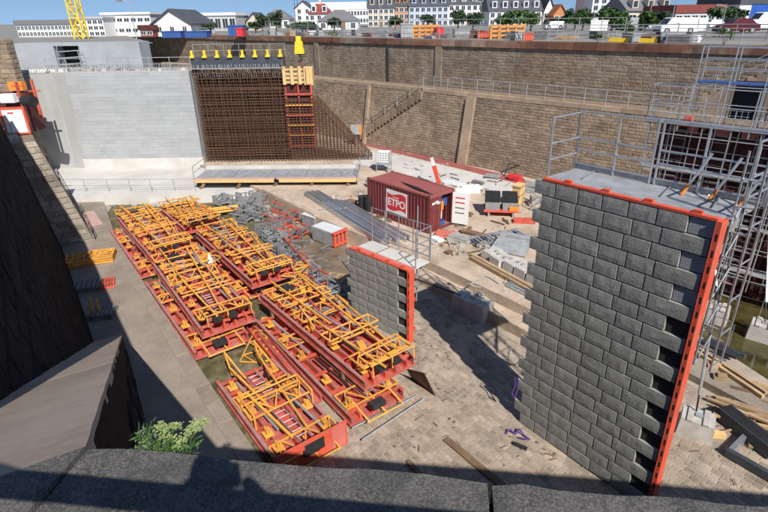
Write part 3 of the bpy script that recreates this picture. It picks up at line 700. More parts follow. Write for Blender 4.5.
        b.tube((x+.4,.5,.24),(x+.4,2.2,.24),.035,6); b.build('end_frame', 'yellow', t)
        b = MB(); b.b2((L-.1,.9,.45),(L+.25,1.5,.65)); b.build('rubber_pad', 'rubber', t)
    return t
PL, PW = 8.6, 2.6
spec_ = [
 ('lower', (-19.55,34.0,.16), 0.0, 'lower red formwork panel of the far left stack beside the mossy walkway edge'),
 ('upper', (-19.2,34.6,.95), .012, 'upper red and yellow formwork panel of the far left stack near the concrete wall'),
 ('lower', (-13.65,25.85,.16), .0, 'lower red formwork panel of the near left stack beside the walkway'),
 ('upper', (-13.45,26.75,.95), -.018, 'upper red and yellow formwork panel of the near left stack between walkway and middle row'),
 ('lower', (-13.1,31.0,.16), .01, 'lower red formwork panel of the far right stack in the middle of the dock'),
 ('upper', (-12.4,31.3,.95), .0, 'upper red and yellow formwork panel of the far right stack before the grey crates'),
 ('lower', (-6.45,21.6,.16), .0, 'lower red formwork panel of the near right stack beside the low block panel'),
 ('upper', (-6.35,22.75,.95), .03, 'upper red and yellow formwork of the near right stack beside the low block panel'),
 ('lower', (-17.0,36.1,.16), .0, 'lower short red formwork of the small middle stack at the far end between both rows'),
 ('upper', (-16.7,36.2,.95), .02, 'upper short red and yellow formwork of the small middle stack at the far end'),
]
SHORT = {8: 5.6, 9: 5.4}
for i, (kd, lo, dr, lb_) in enumerate(spec_):
    o = make_panel(kd, SHORT.get(i, PL+(.35 if kd == 'upper' else 0)), PW, 20+i); o.location = lo; o.rotation_euler.z = SANG+dr; o['label'] = lb_
# timber bearers between and below
for i, (kd, lo, dr, lb_) in enumerate(spec_):
    for x in ((1.2, 7.4) if i < 8 else (1.1, 4.4)):
        p = V(*lo) + V(math.cos(SANG+dr),math.sin(SANG+dr),0)*x
        q = p + V(-math.sin(SANG+dr),math.cos(SANG+dr),0)*2.5
        zb = lo[2]-.155 if kd == 'lower' else lo[2]-.32
        bnm = MB(); bnm.b2((0,-.09,0),(2.5,.09,.15 if kd == 'lower' else .31)); 
        one(bnm, 'timber_bearer', 'timber', 'squared timber bearer under the '+('far' if x < 4 else 'near')+' end of the '+lb_.split(' formwork')[0].split(' red')[0]+' formwork, '+['far left','far left','near left','near left','far right','far right','near right','near right','small middle','small middle'][i]+' stack', 'timber', (p.x,p.y,zb), SANG+dr+math.pi/2, 'timber bearers under the stacks')
# near stack: a short panel with a red end plate
ps = make_panel('lower', 5.6, 2.6, 9); ps.location = (-7.0,16.95,.12); ps.rotation_euler.z = math.radians(-53); ps['label'] = 'short red formwork panel with red end plate nearest the quay wall'
e = MB(); e.b2((5.62,-.05,-.1),(5.70,2.7,.95)); e.build('end_plate', 'red_bright', ps)
MB().b2((5.702,1.0,.35),(5.73,1.75,.82)).build('rubber_plate', 'rubber', ps); MB().b2((5.70,2.05,.0),(5.73,2.6,.93)).build('pink_plate', 'red_plate', ps)
for (x0,y0,x1,y1) in ((.3,.6,3.2,.95),(.1,1.9,4.9,1.55),(2.2,.5,5.0,.9)): MB().beam((x0,y0,1.0),(x1,y1,.72),.08).build('guard_post', 'yellow', ps)
o = truss_mb(2.5,.8,5).build('bracket_truss', 'yellow', ps); o.location = (2.6,.05,.88); o.rotation_euler = (0,.1,.02)
b = MB()
for y in (.15, 2.5):
    q = [(2.4,y,.55),(2.45,y,1.1),(3.6,y,1.08),(3.65,y,.5)]
    for a, c in zip(q[:-1], q[1:]): b.tube(a, c, .04, 6)
b.tube((2.45,.15,1.1),(2.45,2.5,1.1),.04); b.build('tube_frame', 'yellow', ps)
for y in (.7,2.0):
    b = MB(); b.tube((.1,y,.5),(-.15,y-.1,1.55),.045); b.tube((-.15,y-.1,1.55),(.8,y+.3,.6),.04); b.build('raised_arm', 'yellow', ps)
# brown plywood sheet leaning on the near right stack, long bars on the floor
pp = at(432,394,0); b = MB(); b.hexa([(0,0,0),(1.5,.1,0),(1.5,.13,0),(0,.03,0),(.15,.5,1.3),(1.2,.6,.9),(1.2,.63,.9),(.15,.53,1.3)])
one(b, 'plywood_sheet', 'ply_dark', 'dark brown plywood sheet leaning against the near end of the orange stack', 'board', (pp.x+.15,pp.y-.15,0), 2.15)
for (a, c, mm_, lab) in (((362,440),(425,398),'zinc_dull','long thin steel bar lying across the near end of the orange stack'),((352,428),(418,395),'zinc_dull','thin steel bar lying closest to the stack on the paving'),):
    p, q = at(*a,.2), at(*c,.2); b = MB(); b.tube((0,0,0), q-p, .035); one(b, 'steel_bar', mm_, lab, 'bar', p)
# -- tall dark red formwork with scaffold, far right, standing in the pool
tl = at(664,119,8.9); TL = V(tl.x, tl.y, 0)
tw_ = thing('formwork_tower', 'tall dark red formwork wall wrapped in grey scaffolding standing in the green pool', 'formwork', TL, WANG)
LT, HT = 12.0, 8.9
MB().b2((0,.3,0),(LT,.42,HT)).build('steel_sheet', 'dark_red', tw_)
for i in range(11): MB().b2((i*LT/10-.06,.02,0),(i*LT/10+.06,.3,HT)).build('soldier', 'dark_red', tw_)
for i in range(7): MB().b2((0,-.12,.4+i*1.3),(LT,.015,.56+i*1.3)).build('waler', 'dark_red', tw_)
for i in range(5):
    for j in range(5):
        x = .4+i*2.0; z = .7+j*1.6
        b = MB(); b.tube((x,-.25,z),(x,-.25,z+1.5),.022,5); b.tube((x+.9,-.25,z),(x+.9,-.25,z+1.5),.022,5)
        for k in range(4): b.tube((x,-.25,z+.1+k*.43),(x+.9,-.25,z+.1+k*.43),.02,5)
        b.build('ladder_frame', 'zinc_dull', tw_)
for i in range(5): MB().b2((1.3+i*2.2,-.22,2.2+(i%3)*1.9),(1.75+i*2.2,-.14,2.38+(i%3)*1.9)).build('clamp', 'red_bright', tw_)
MB().b2((1.1,-.5,HT-.2),(1.45,-.2,HT+.35)).build('clamp', 'red_bright', tw_)
# top walkway with rails
for i in range(8): MB().b2((-.5+i*1.55,-1.3,HT-.02),(1.0+i*1.55,-.05,HT+.05)).build('deck_panel', 'blue_deck' if i % 3 == 0 else 'deck', tw_)
xs_ = [-.5+i*1.55 for i in range(9)]
guard(tw_, [(x,-1.28,HT) for x in xs_], 1.9, (.15,.55,1.0,1.85), r=.028, zoff=-.3)
guard(tw_, [(x,-.1,HT) for x in xs_], 1.9, (1.0,1.85), r=.028)
guard(tw_, [(-.5,-1.28,HT),(-.5,-.1,HT)], 1.9, (.5,1.0,1.85), r=.028)
b = MB(); b.b2((-.5,-1.33,HT+.02),(LT,-1.3,HT+.24)); b.build('toe_board', 'zinc_dull', tw_)
for i in range(12):
    x = -.4+i*1.02; MB().tube((x,-.75,0),(x,-.75,HT-.05),.026,6).build('standard', 'zinc', tw_)
for k in range(11):
    b = MB(); b.tube((-.4,-.75,.5+k*.8),(10.8,-.75,.5+k*.8),.022,6); b.build('ledger', 'zinc_dull', tw_)
for i in range(10): MB().tube((-.3+i*1.24,-1.25,1.0),(-.3+i*1.24,-1.25,HT+.9),.03,6).build('standard', 'zinc', tw_)
for k in range(5): MB().tube((-.4,-1.25,1.6+k*1.7),(10.8,-1.25,1.6+k*1.7),.028,6).build('ledger', 'zinc', tw_)
for k in range(3): MB().b2((-.4,-1.2,1.9+k*2.3),(10.8,-.6,1.95+k*2.3)).build('deck_panel', 'deck', tw_)
for i in range(5): MB().tube((-.4+i*2.04,-.78,.5+(i%2)*3),(.62+i*2.04,-.78,3.7+(i%2)*3),.022,6).build('brace', 'zinc', tw_)
for i in range(7):
    b = MB(); x = -.4+i*1.55
    for q in range(6): b.tube((x+q*.24,-1.27,HT+.15),(x+q*.24,-1.27,HT+1.0),.010,4)
    for q in range(4): b.tube((x,-1.27,HT+.2+q*.24),(x+1.3,-1.27,HT+.2+q*.24),.010,4)
    b.build('mesh_guard', 'zinc', tw_)
# upper scaffold deck
xu = [1.0+i*1.5 for i in range(8)]
for i in range(7): MB().b2((1.0+i*1.5,.5,HT+1.9),(2.45+i*1.5,1.5,HT+1.97)).build('deck_panel', 'blue_deck' if i < 3 else 'deck', tw_)
guard(tw_, [(x,.5,HT+1.95) for x in xu], 1.7, (.6,1.1,1.65), r=.028, zoff=-2.2)
guard(tw_, [(x,1.5,HT+1.95) for x in xu], 1.7, (.6,1.1,1.65), r=.028, zoff=-2.2)
for x0, x1 in ((1.0,2.5),(4,5.5)): MB().tube((x0,.48,HT+.1),(x1,.48,HT+1.9),.026).build('brace', 'zinc_dull', tw_)
for i in range(4): MB().b2((2.6+i*1.6,1.6,HT+.1),(4.0+i*1.6,1.75,HT+2.0)).build('backdrop_panel', 'black' if i < 2 else 'mesh_grey', tw_)  # dark backdrop behind the upper deck rails
mt = Matrix.Rotation(WANG, 3, 'Z')
for (pt, x, z, lb_) in ((p3, 2.6, 6.6, 'pale prop rising from the pool ballast block to the dark red formwork'),(p4, 5.4, 6.8, 'pale prop rising from the right hand pool ballast block to the scaffolding')):
    prop('push_prop', pt+V(0,0,.82), TL+mt@V(x,-.2,z), lb_, m_='alu')
# ================================================================ CONCRETE STRUCTURE, REBAR, LEFT SIDE
YF = 50.0                                                 # front plane of the new concrete
def X_(px, py, Y): return atY(px, py, Y).x
ZC = 9.85
xa, xb, xc = X_(46,168,YF), X_(87,167,YF), X_(204,167,YF)
cw = thing('concrete_wall', 'big pale grey concrete wall with faint horizontal board marks on the left', 'wall', (xa,YF,ZT))
hC = ZC-ZT
MB().b2((.1,.3,-1),(xc-xa,4.2,hC-.05)).build('wall_core', 'concrete', cw)
g = MB(); g.hexa([(0,.9,-.6),(xb-xa,.02,-.6),(xb-xa,.5,-.6),(0,1.4,-.6),(0,.9,hC),(xb-xa+.25,.02,hC),(xb-xa+.25,.5,hC),(0,1.4,hC)]); g.build('smooth_end', 'concrete', cw)
nb = 22; r_ = random.Random(4); xs0 = xb-xa
for i in range(nb):
    z0 = .75+(hC-.75)*i/nb; z1 = .75+(hC-.75)*(i+1)/nb; d = r_.uniform(0,.007); m_ = MB()
    m_.hexa([(xs0+.02+.2*i/nb,-.0-d,z0+.003),(xc-xa,-.0-d,z0+.003),(xc-xa,.4,z0+.003),(xs0+.02+.2*i/nb,.4,z0+.003),(xs0+.02+.2*i/nb,-.0-d,z1-.003),(xc-xa,-.0-d,z1-.003),(xc-xa,.4,z1-.003),(xs0+.02+.2*i/nb,.4,z1-.003)], r_.random())
    m_.build('board_band', 'concrete_band', cw)
MB().b2((xs0-.2,-.03,-.4),(xc-xa+.05,.3,.74)).build('plinth', 'pale_slab', cw)
# top edge with starter bars, guard rails and clutter
MB().b2((.0,.3,hC-.03),(xc-xa,4.0,hC+.06)).build('wall_top', 'concrete', cw)
g = MB(); 
for i in range(62):
    x = .5+i*(xc-xa-.8)/61
    for y in (.5,.95): g.tube((x,y,hC),(x+r_.uniform(-.05,.05),y,hC+r_.uniform(.35,.7)),.03,4)
g.build('starter_bars', 'zinc_dull', cw, kind='stuff')
g = MB()
for i in range(60): 
    x = r_.uniform(.3,xc-xa-.5); g.box((x,r_.uniform(.4,1.4),hC+.12),(r_.uniform(.15,.7),r_.uniform(.1,.4),r_.uniform(.08,.35)),r_.uniform(0,3),r_.random())
g.build('loose_lumber', 'rubble', cw, kind='stuff')
MB().b2((-.1,.55,hC-.1),(4.2,1.3,hC+.28)).build('white_sheet', 'white', cw)
guard(cw, [(2.6+i*1.9,.25,hC) for i in range(8)], 1.25, (.65,1.2), 'zinc_dull', .03)
# second tier, set back
Y2 = 55.5
x0, x1 = X_(17,43,Y2), X_(138,40,Y2); zt0 = zat(17,43.5,(x0,Y2)); zt1 = zat(138,38.5,(x1,Y2)); zb2 = ZC-1.2
ox0, ox1 = X_(54,50,Y2), X_(79,50,Y2)
tr_ = thing('concrete_upper_wall', 'blue grey upper concrete wall set back behind the big wall with a dark opening', 'wall', (x0,Y2,zb2))
ht = min(zt0, zt1)-zb2; lw = ox0-x0; rw = ox1-x0; W2 = x1-x0; zo0 = 1.2; zo1 = ht-.28
print('tier', zt0, zt1, ht, lw, rw)
MB().b2((-.3,0,0),(lw,2.5,ht)).build('wall_left', 'concrete_blue', tr_)
MB().b2((rw,.0,0),(W2,2.5,ht)).build('wall_right', 'concrete_blue', tr_)
MB().b2((lw+.002,0,zo1),(rw-.002,2.5,ht-.003)).build('lintel', 'concrete_blue', tr_)
MB().b2((lw+.002,0,0),(rw-.002,2.5,zo0)).build('sill', 'concrete_blue', tr_)
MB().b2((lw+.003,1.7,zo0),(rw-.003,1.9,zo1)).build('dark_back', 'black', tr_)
for i in range(3): MB().beam((lw+.1,.1,zo0+.35+i*.6),(rw-.1,.35,zo0+.45+i*.6),.09).build('tread', 'zinc_dull', tr_)
MB().b2((lw,-.25,zo0-.05),(rw+.2,.0,zo0+.1)).build('platform', 'concrete', tr_)
for x in (lw+.15, rw-.15): MB().tube((x,-.1,zo0),(x+.25,-.1,zo1),.04).build('side_tube', 'zinc_dull', tr_)
x = W2*.62
ladder_mb((rw+.35,-.1,.2),(rw+.1,-.1,ht*.8),.5,(1,0,0),.3,.03).build('ladder', 'zinc_dull', tr_)
g = MB(); g.poly([(x0-8,Y2+2.4,ZQ-.006),(x1+.5,Y2+2.4,ZQ-.006),(-56,119,ZQ-.006),(-60,140,ZQ-.006),(-900,1200,ZQ-.006),(-900,Y2+2.4,ZQ-.006)]); struct(g, 'left_quay_ground', 'quay_ground')
# slab in front of the concrete with low railing
g = MB(); g.prism([at(40,165,.9), at(40,196,.9), at(200,193,.9), at(262,190,.9), V(-15,54,.9), V(-36,54,.9)], (0,0,-1)); struct(g, 'concrete_apron', 'pale_slab')
rail_line('apron_railing', [at(x_,191.5-(x_-60)*.004,.92) for x_ in (62,86,109,131,152,175,196)], 1.05, 'low thin railing on the pale slab before the concrete wall', mats='zinc_dull', r=.022, bars=2)
# rough broken edge of the apron
ra = random.Random(21)
for i in range(16):
    px = 90+i*7.2+ra.uniform(-2,2); p = at(px, 200+ra.uniform(-4,6), 0); w, d, h = ra.uniform(.5,1.5), ra.uniform(.4,.9), ra.uniform(.35,.9)
    b = MB(); q = lambda s_: ra.uniform(.75,1)*s_/2
    b.hexa([(-w/2,-d/2,0),(w/2,-d/2,0),(w/2,d/2,0),(-w/2,d/2,0),(-q(w),-q(d),h*ra.uniform(.7,1)),(q(w),-q(d),h*ra.uniform(.7,1)),(q(w),q(d),h*ra.uniform(.8,1)),(-q(w),q(d),h)], ra.random())
    one(b, 'broken_concrete', 'rubble', (['leftmost','second','third','fourth','fifth','sixth','seventh','eighth','ninth','tenth','eleventh','twelfth','thirteenth','fourteenth','fifteenth','rightmost'][i]+' from the left' if 0 < i < 15 else ['leftmost','rightmost'][i > 0])+' '+('large' if w > 1.1 else 'small')+' lump of broken concrete below the pale apron', 'rubble', p, ra.uniform(-.5,.5), 'broken concrete lumps below the apron')
# rebar cage
rx0, rx1 = X_(205,164,YF+.9), X_(290,164,YF+.9); rx2 = X_(372,160,YF+.9); YR = YF+.9
cg = thing('rebar_cage', 'tall rust brown rebar cage beside the concrete wall, stepping down to the right', 'rebar', (rx0,YR,ZT))
tH = ZC-ZT-.1; Lr = rx1-rx0; L2 = rx2-rx0
g = MB(); r_ = random.Random(9)
for lay, yy in enumerate((0,.5,1.3)):
    n_ = 24
    for i in range(n_+1):
        x = Lr*i/n_+lay*.08; x += r_.uniform(-.05,.05); g.beam((x,yy,0),(x+r_.uniform(-.09,.09),yy+r_.uniform(-.06,.06),tH+r_.uniform(0,.5)),r_.uniform(.035,.06))
g.build('vertical_bars', 'rebar', cg, kind='stuff')
g = MB()
for lay, yy in enumerate((-.04,.54,1.26)):
    for i in range(32): z = .15+i*(tH-.3)/31; z += r_.uniform(-.05,.05); g.beam((-.1-r_.random()*.2,yy,z),(Lr+.2,yy,z+r_.uniform(-.07,.07)),r_.uniform(.035,.06))
g.build('horizontal_bars', 'rebar', cg, kind='stuff')
g = MB(); g2 = MB()
hS = zat(318,97,(X_(318,97,YR),YR))-ZT; xS = X_(316,97,YR)-rx0
def slope(x): return max(.4, lerp(hS, .4, max(0,(x-xS)/(L2-xS))))
for yy in (0,.6,1.2):
    n_ = 24
    for i in range(1,n_+1): x = Lr+(L2-Lr)*i/n_; g.beam((x,yy,0),(x,yy,slope(x)),.055)
    for i in range(26):
        z = .2+i*(hS-.3)/25; xe = xS+(L2-xS)*min(1,(hS-z)/(hS-.4))
        g2.beam((Lr,yy-.04,z),(xe,yy-.04,z),.05)
    g2.beam((xS,yy-.06,hS),(L2,yy-.06,.4),.07)
g.build('stepped_vertical_bars', 'rebar', cg, kind='stuff'); g2.build('stepped_horizontal_bars', 'rebar', cg, kind='stuff')
g = MB()
for i in range(40): x = Lr*i/39; g.beam((x,.2+r_.uniform(-.1,.1),tH-.6),(x+r_.uniform(-.1,.1),.2,tH+.55),.045)
g.build('starter_bars', 'zinc_dull', cg, kind='stuff')
# dark backing wall added behind the cage for its inner shade
fx = thing('dark_backing', 'dark rusty formwork wall standing inside the rebar cage', 'formwork', (rx0,YR+1.6,ZT))
for i in range(6): MB().b2((Lr*i/6+.01,0,0),(Lr*(i+1)/6-.01,.3,tH-.4)).build('panel', 'cage_shade', fx)
# blue grey formwork on top with yellow brackets
zf = ZC+.15; f0, f1 = X_(191,74,YR), X_(284,72,YR)
tf = thing('top_formwork', 'blue grey formwork beam above the rebar with a row of yellow brackets', 'formwork', (f0,YR+.3,zf))
MB().b2((0,0,0),(f1-f0,.9,.95)).build('panel', 'slate_beam', tf)
MB().b2((0,-.5,-.06),(f1-f0,1.4,-.01)).build('platform', 'zinc_dull', tf)
for i in range(8):
    x = .1+i*(f1-f0-.5)/7; b = MB(); b.hexa([(x-.02,-.15,.95),(x+.34,-.15,.95),(x+.34,.15,.95),(x-.02,.15,.95),(x+.09,-.1,1.25),(x+.24,-.1,1.25),(x+.24,.1,1.25),(x+.09,.1,1.25)]); b.box((x+.16,0,1.4),(.2,.22,.3)); b.b2((x-.06,-.2,.9),(x+.36,-.16,1.06))
    b.build('bracket', 'yellow_bright', tf)
rail_line('formwork_railing', [V(f0+i*(f1-f0)/6,YR+1.6,zf+.9) for i in range(7)], 1.1, 'thin guard rail behind the yellow brackets', mats='zinc_dull', r=.022)
# red climbing shutter with wooden head
def column_shutter():
    xa_, xb_ = X_(288,140,YR-.3), X_(315,140,YR-.3); w = xb_-xa_; z0 = zat(300,148,(xa_,YR)); z1 = zat(300,84,(xa_,YR)); z2 = zat(300,66,(xa_,YR))
    t = thing('column_shutter', 'red and yellow column shutter with a pale wooden head hanging beside the rebar', 'formwork', (xa_,YR+.12,z0)); h1 = z1-z0; h2 = z2-z0
    for x in (.1, w*.5, w-.1): MB().b2((x-.07,0,0),(x+.07,.25,h1)).build('upright', 'red_bright' if x > w*.7 else 'red', t)
    for i in range(6): MB().b2((0,-.1,.2+i*h1/6.2),(w,.0,.36+i*h1/6.2)).build('waler', 'yellow' if i in (1,2,4) else 'red', t)
    MB().b2((.02,.27,0),(w-.02,.33,h1)).build('sheet', 'dark_red', t)
    for i in range(4):
        x = i*w/3.6; MB().b2((x,-.25,h1),(x+.28,.05,h2)).build('wood_post', 'formwood', t)
    for i in range(4): z = h1+.1+i*(h2-h1)/4.2; MB().b2((-.1,-.02,z),(w*.72,.25,z+.16)).build('wood_board', 'formwood', t)
    MB().b2((w*.74,.06,h1-.1),(w+.12,1.2,h2-.1)).build('wood_box', 'formwood', t)
    for x in (.0,.75*w): MB().tube((x,-.2,h2),(x,-.2,h2+.5),.04).build('tie_bar', 'timber_dark', t)
    return V(xa_+w*.45, YR, z2)
hd = column_shutter()
# crane hook block above it
hz0 = zat(299,57,(0.84*hd.x+.0,YR)); hz1 = zat(299,36,(hd.x,YR)); hx = X_(299,46,YR)
hk = thing('hook_block', 'yellow crane hook block hanging over the wooden shutter head', 'crane hook', (hx,YR,hz0)); hh = hz1-hz0
for s_ in (-1,1):
    b = MB(); b.hexa([(-.42,s_*.25-.06,.3),(.42,s_*.25-.06,.3),(.42,s_*.25+.06,.3),(-.42,s_*.25+.06,.3),(-.3,s_*.25-.06,hh*.75),(.3,s_*.25-.06,hh*.75),(.3,s_*.25+.06,hh*.75),(-.3,s_*.25+.06,hh*.75)]); b.build('cheek_plate', 'yellow_bright', hk)
MB().tube((0,-.2,hh*.5),(0,.2,hh*.5),.36,14).build('sheave', 'yellow', hk)
MB().b2((-.22,-.2,hh*.7),(.22,.2,hh)).build('swivel_head', 'yellow_bright', hk)
b = MB(); c_ = [(0,0,.35),(0,0,.05),(.16,0,-.12),(.1,0,-.35),(-.1,0,-.38),(-.2,0,-.25)]
for a, q in zip(c_[:-1], c_[1:]): b.tube(a, q, .07, 6)
b.build('hook', 'black', hk)
for s_ in (-.12,.12): MB().tube((s_,0,hh),(s_*2,0,hh+28),.02,5).build('cable', 'black', hk)
MB().tube((0,0,-.35),(0,0,hd.z-hz0+.1),.03).build('sling', 'sign_red', hk)
# work platform on brackets before the rebar
wpA, wpB = at(194,180,ZT+.55), at(358,179,ZT+.55)
wpl = thing('work_platform', 'long grey work platform with pale timber edge before the rebar cage', 'platform', wpA); Lw = wpB.x-wpA.x; a_ = math.atan2((wpB-wpA).y, (wpB-wpA).x); wpl.rotation_euler.z = a_
dp = 3.1; npn = 9
for i in range(npn): MB().b2((Lw*i/npn+.02,.55,.0),(Lw*(i+1)/npn-.02,dp,.07+.01*(i%2))).build('deck_panel', 'deck' if i % 3 else 'zinc_dull', wpl)
for i in range(2): MB().b2((Lw*.5*i+.05,.0,.0),(Lw*.5*(i+1)-.1,.5,.06)).build('toe_panel', 'rose_panel', wpl)
for i in range(2): MB().b2((Lw*.5*i+(.0 if i == 0 else .3),-.12,-.22),(Lw*.5*(i+1)-.15,.0,.03)).build('edge_board', 'formwood', wpl)
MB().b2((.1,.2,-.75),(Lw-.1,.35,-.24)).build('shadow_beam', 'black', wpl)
for i in range(5):
    x = .8+i*(Lw-1.6)/4; b = MB(); b.beam((x,.1,-.3),(x-.7,-.5,-1.5),.2); b.build('strut', 'timber_dark', wpl)
guard(wpl, [(0,.1,.05),(0,dp,.05)], 1.1, (.55,1.08), r=.025); guard(wpl, [(Lw,.1,.05),(Lw,dp,.05)], 1.1, (.55,1.08), r=.025)
MB().b2((.0,dp+.1,.0),(Lw,dp+.5,.35)).build('kerb', 'pale_slab', wpl)
# small grey cabinet by the stair, orange stripe
cbp = atY(356,131,57); cb = thing('control_box', 'small grey box with orange edge near the foot of the far stair', 'box', V(cbp.x,57.5,zat(356,134,(cbp.x,57.5))))
MB().b2((-.6,-.3,0),(.35,.4,1.0)).build('box_body', 'zinc_dull', cb); MB().b2((.36,-.32,0),(.6,.42,1.02)).build('side_panel', 'orange', cb); MB().b2((-.1,-.05,-(cb.location.z-ZT)),(.1,.15,0)).build('post', 'zinc_dull', cb)
# ---------------------------------------------------------------- left edge beyond the buttress
pz = 7.3
sp_ = at(19,134,pz); sg = thing('site_sign', 'white board in a red frame on the landing above the buttress', 'sign', sp_, .25)
w, h = 1.5, 1.75
for (a, c) in (((-w/2,-.05,0),(-w/2+.14,.05,h)),((w/2-.14,-.05,0),(w/2,.05,h)),((-w/2+.14,-.05,h-.14),(w/2-.14,.05,h)),((-w/2+.14,-.05,0),(w/2-.14,.05,.1))): MB().b2(a, c).build('frame', 'red_bright', sg)
MB().b2((-w/2+.14,-.02,.1),(w/2-.14,.03,h-.14)).build('board', 'white', sg)
MB().b2((-.3,-.026,h-.42),(.05,-.022,h-.32)).build('printed_mark', 'sign_red', sg)
for x in (-w/2+.1, w/2-.1): MB().b2((x-.05,0,-.5),(x+.05,.06,0)).build('leg', 'red_bright', sg)
cap_ = at(33,112,pz); one(MB().tube((-.5,0,.9),(.5,-.2,.9),.42,12), 'black_pipe', 'black', 'short black pipe end beside the red framed board', 'pipe', cap_)
b = MB(); 
lf = thing('formwork_rack', 'red formwork frames stacked against the left quay edge near the concrete wall', 'formwork', at(17,100,8.4))
for i in range(2):
    MB().b2((-.5+i*.15,1.0+i*1.8,-2),(-.34+i*.15,1.2+i*1.8,1.3)).build('upright', 'red', lf)
    MB().b2((-.9+i*.1,1.1+i*1.8,.9-i*.6),(.1+i*.1,1.2+i*1.8,1.0-i*.6)).build('waler', 'red', lf)
for i in range(2): MB().b2((-2.4,1.4+i*1.5,-.4+i*.8),(-1.2,2.0+i*1.5,.3+i*.8)).build('crate', 'orange' if i == 1 else 'white', lf)
MB().b2((-4.5,2.5,-3),(-.9,4.0,.2)).build('container_side', 'dark_red', lf)
g = thing('rubble_wall', 'brown rough wall at the far left beyond the red frames', 'wall', atY(-6,60,47))
MB().b2((-8,0,-9),(1.4,1.0,1.6)).build('wall_core', 'mortar', g)
mb = MB(); masonry(mb, (-8,-.01,-9), (1.4,-.01,-9), (0,0,10.6), .4, .8, .03, .05, rng=rg); mb.build('stone_blocks', 'far_stone', g, kind='stuff')
mb = MB(); masonry(mb, (1.41,0,-9), (1.41,1.0,-9), (0,0,10.6), .4, .8, .03, .05, rng=rg); mb.build('stone_blocks', 'far_stone', g, kind='stuff')
# ================================================================ QUAY BEHIND: houses, trees, vehicles
ZG = ZQ
def house(px0, px1, ye, yr, Y, wallm, roofm, label, name='house', kind='gable', depth=10., cols=4, rows=2, wmat='glass_dark', win=(.9,1.3), chim=0, trim=None, door=True, group='houses on the quay behind', cat='house', ridge_in=.0):
    x0 = X_(px0, 22, Y); x1 = X_(px1, 22, Y); xm = (x0+x1)/2; w = x1-x0
    ze = zat((px0+px1)/2, ye, (xm,Y))-ZG; zr = zat((px0+px1)/2, yr, (xm,Y))-ZG
    t = thing(name, label, cat, (x0,Y,ZG), 0, group)
    MB().b2((0,0,-.2),(w,depth,ze)).build('wall', wallm, t)
    if kind == 'gable':                                   # ridge along x
        b = MB(); o_ = .3
        b.hexa([(-o_,-o_,ze+.02),(w+o_,-o_,ze+.02),(w+o_,depth+o_,ze+.02),(-o_,depth+o_,ze+.02),(-o_+ridge_in,depth*.45,zr),(w+o_-ridge_in,depth*.45,zr),(w+o_-ridge_in,depth*.55,zr),(-o_+ridge_in,depth*.55,zr)])
        rf = b.build('roof', roofm, t)
    elif kind == 'front':                                 # gable faces the viewer
        b = MB(); b.prism([(0,0.01,ze),(w,0.01,ze),(w*.5,.01,zr)], (0,.25,0)); b.build('gable_wall', wallm, t)
        b = MB(); o_ = .35
        for s_ in (0,1):
            xa_ = -o_ if s_ == 0 else w+o_
            za = ze-.25
            b.hexa([(xa_,-o_,za),(w/2,-o_,zr),(w/2,depth,zr),(xa_,depth,za),(xa_,-o_,za+.22),(w/2,-o_,zr+.24),(w/2,depth,zr+.24),(xa_,depth,za+.22)])
        rf = b.build('roof', roofm, t)
    else:
        rf = MB().b2((-.2,-.2,ze+.01),(w+.2,depth+.2,ze+.01+max(.35,zr-ze))).build('roof', roofm, t)
    for c in range(chim):
        x = w*(c+.5)/chim; MB().b2((x-.35,depth*.42,zr-.6),(x+.35,depth*.58,zr+1.1)).build('chimney', 'orange_wall' if c % 2 else 'cream', rf)
    sh = ze/max(1, rows); cw_ = w/max(1, cols)
    for j in range(rows):
        for i in range(cols):
            ww = min(win[0], cw_*.7); wh = min(win[1], sh*.62); x = cw_*(i+.5); z = sh*(j+.5)
            if door and j == 0 and i == cols//2:
                MB().b2((x-.5,-.04,-.1),(x+.5,.02,min(2.2,sh*.85))).build('door', 'timber_dark', t); continue
            f = MB().b2((x-ww/2-.08,-.05,z-wh/2-.08),(x+ww/2+.08,.0,z+wh/2+.08)).build('window', trim or 'white', t)
            MB().b2((x-ww/2,-.062,z-wh/2),(x-.03,-.051,z+wh/2)).build('pane', wmat, f); MB().b2((x+.03,-.062,z-wh/2),(x+ww/2,-.051,z+wh/2)).build('pane', wmat, f)
    if kind == 'gable' and zr-ze > 2.5 and cols > 2:      # dormers
        for i in range(cols//2+1):
            x = w*(i+.5)/(cols//2+1); y = depth*.45*.25; z = ze+(zr-ze)*.2; q = MB(); q.b2((x-.6,y-.7,z),(x+.6,y+2,z+1.5)); d_ = q.build('dormer', wallm, rf)
            MB().b2((x-.4,y-.72,z+.2),(x+.4,y-.7,z+1.3)).build('pane', wmat, d_)
    return t
H = house
H(15,76,24.5,19.8,92,'white_wall','grey_roof','long white industrial building with flat grey roof at far left','industrial_building','flat',14,16,2,win=(.8,.6),door=False,cat='building')
H(76,103,19,17,90,'white_wall','grey_wall','low white block between the long white building and the white hall','industrial_building','flat',12,5,3,win=(.7,.5),door=False,cat='building')
H(103,151,14.5,12.5,94,'white_wall','white_wall','white flat roofed hall behind the lamp post on the left','industrial_building','flat',16,7,2,win=(1.1,.5),door=False,cat='building')
H(152,190,23.5,10,92,'white_wall','slate_roof','white gable fronted house with dark slate roof on the left','house','front',13,3,1,win=(.6,.8),door=False)
H(138,151,30,25,90,'brick_wall','dark_red','small dark red shed beside the white gable house','shed','flat',5,2,1,win=(.8,.8),door=False,group=None,cat='shed')
H(200,236,15.5,12.5,120,'grey_wall','white_wall','grey industrial frame building with white flat roof','industrial_building','flat',12,5,1,win=(3.2,2.6),door=False,cat='building')
H(246,262,22,13,128,'cream','slate_roof','small cream house with dark roof beside the grey frame building','house','front',9,2,1,door=False)
H(262,289,19,9,150,'white_wall','grey_roof','white house with low grey hipped roof','house','gable',10,4,1,ridge_in=3)
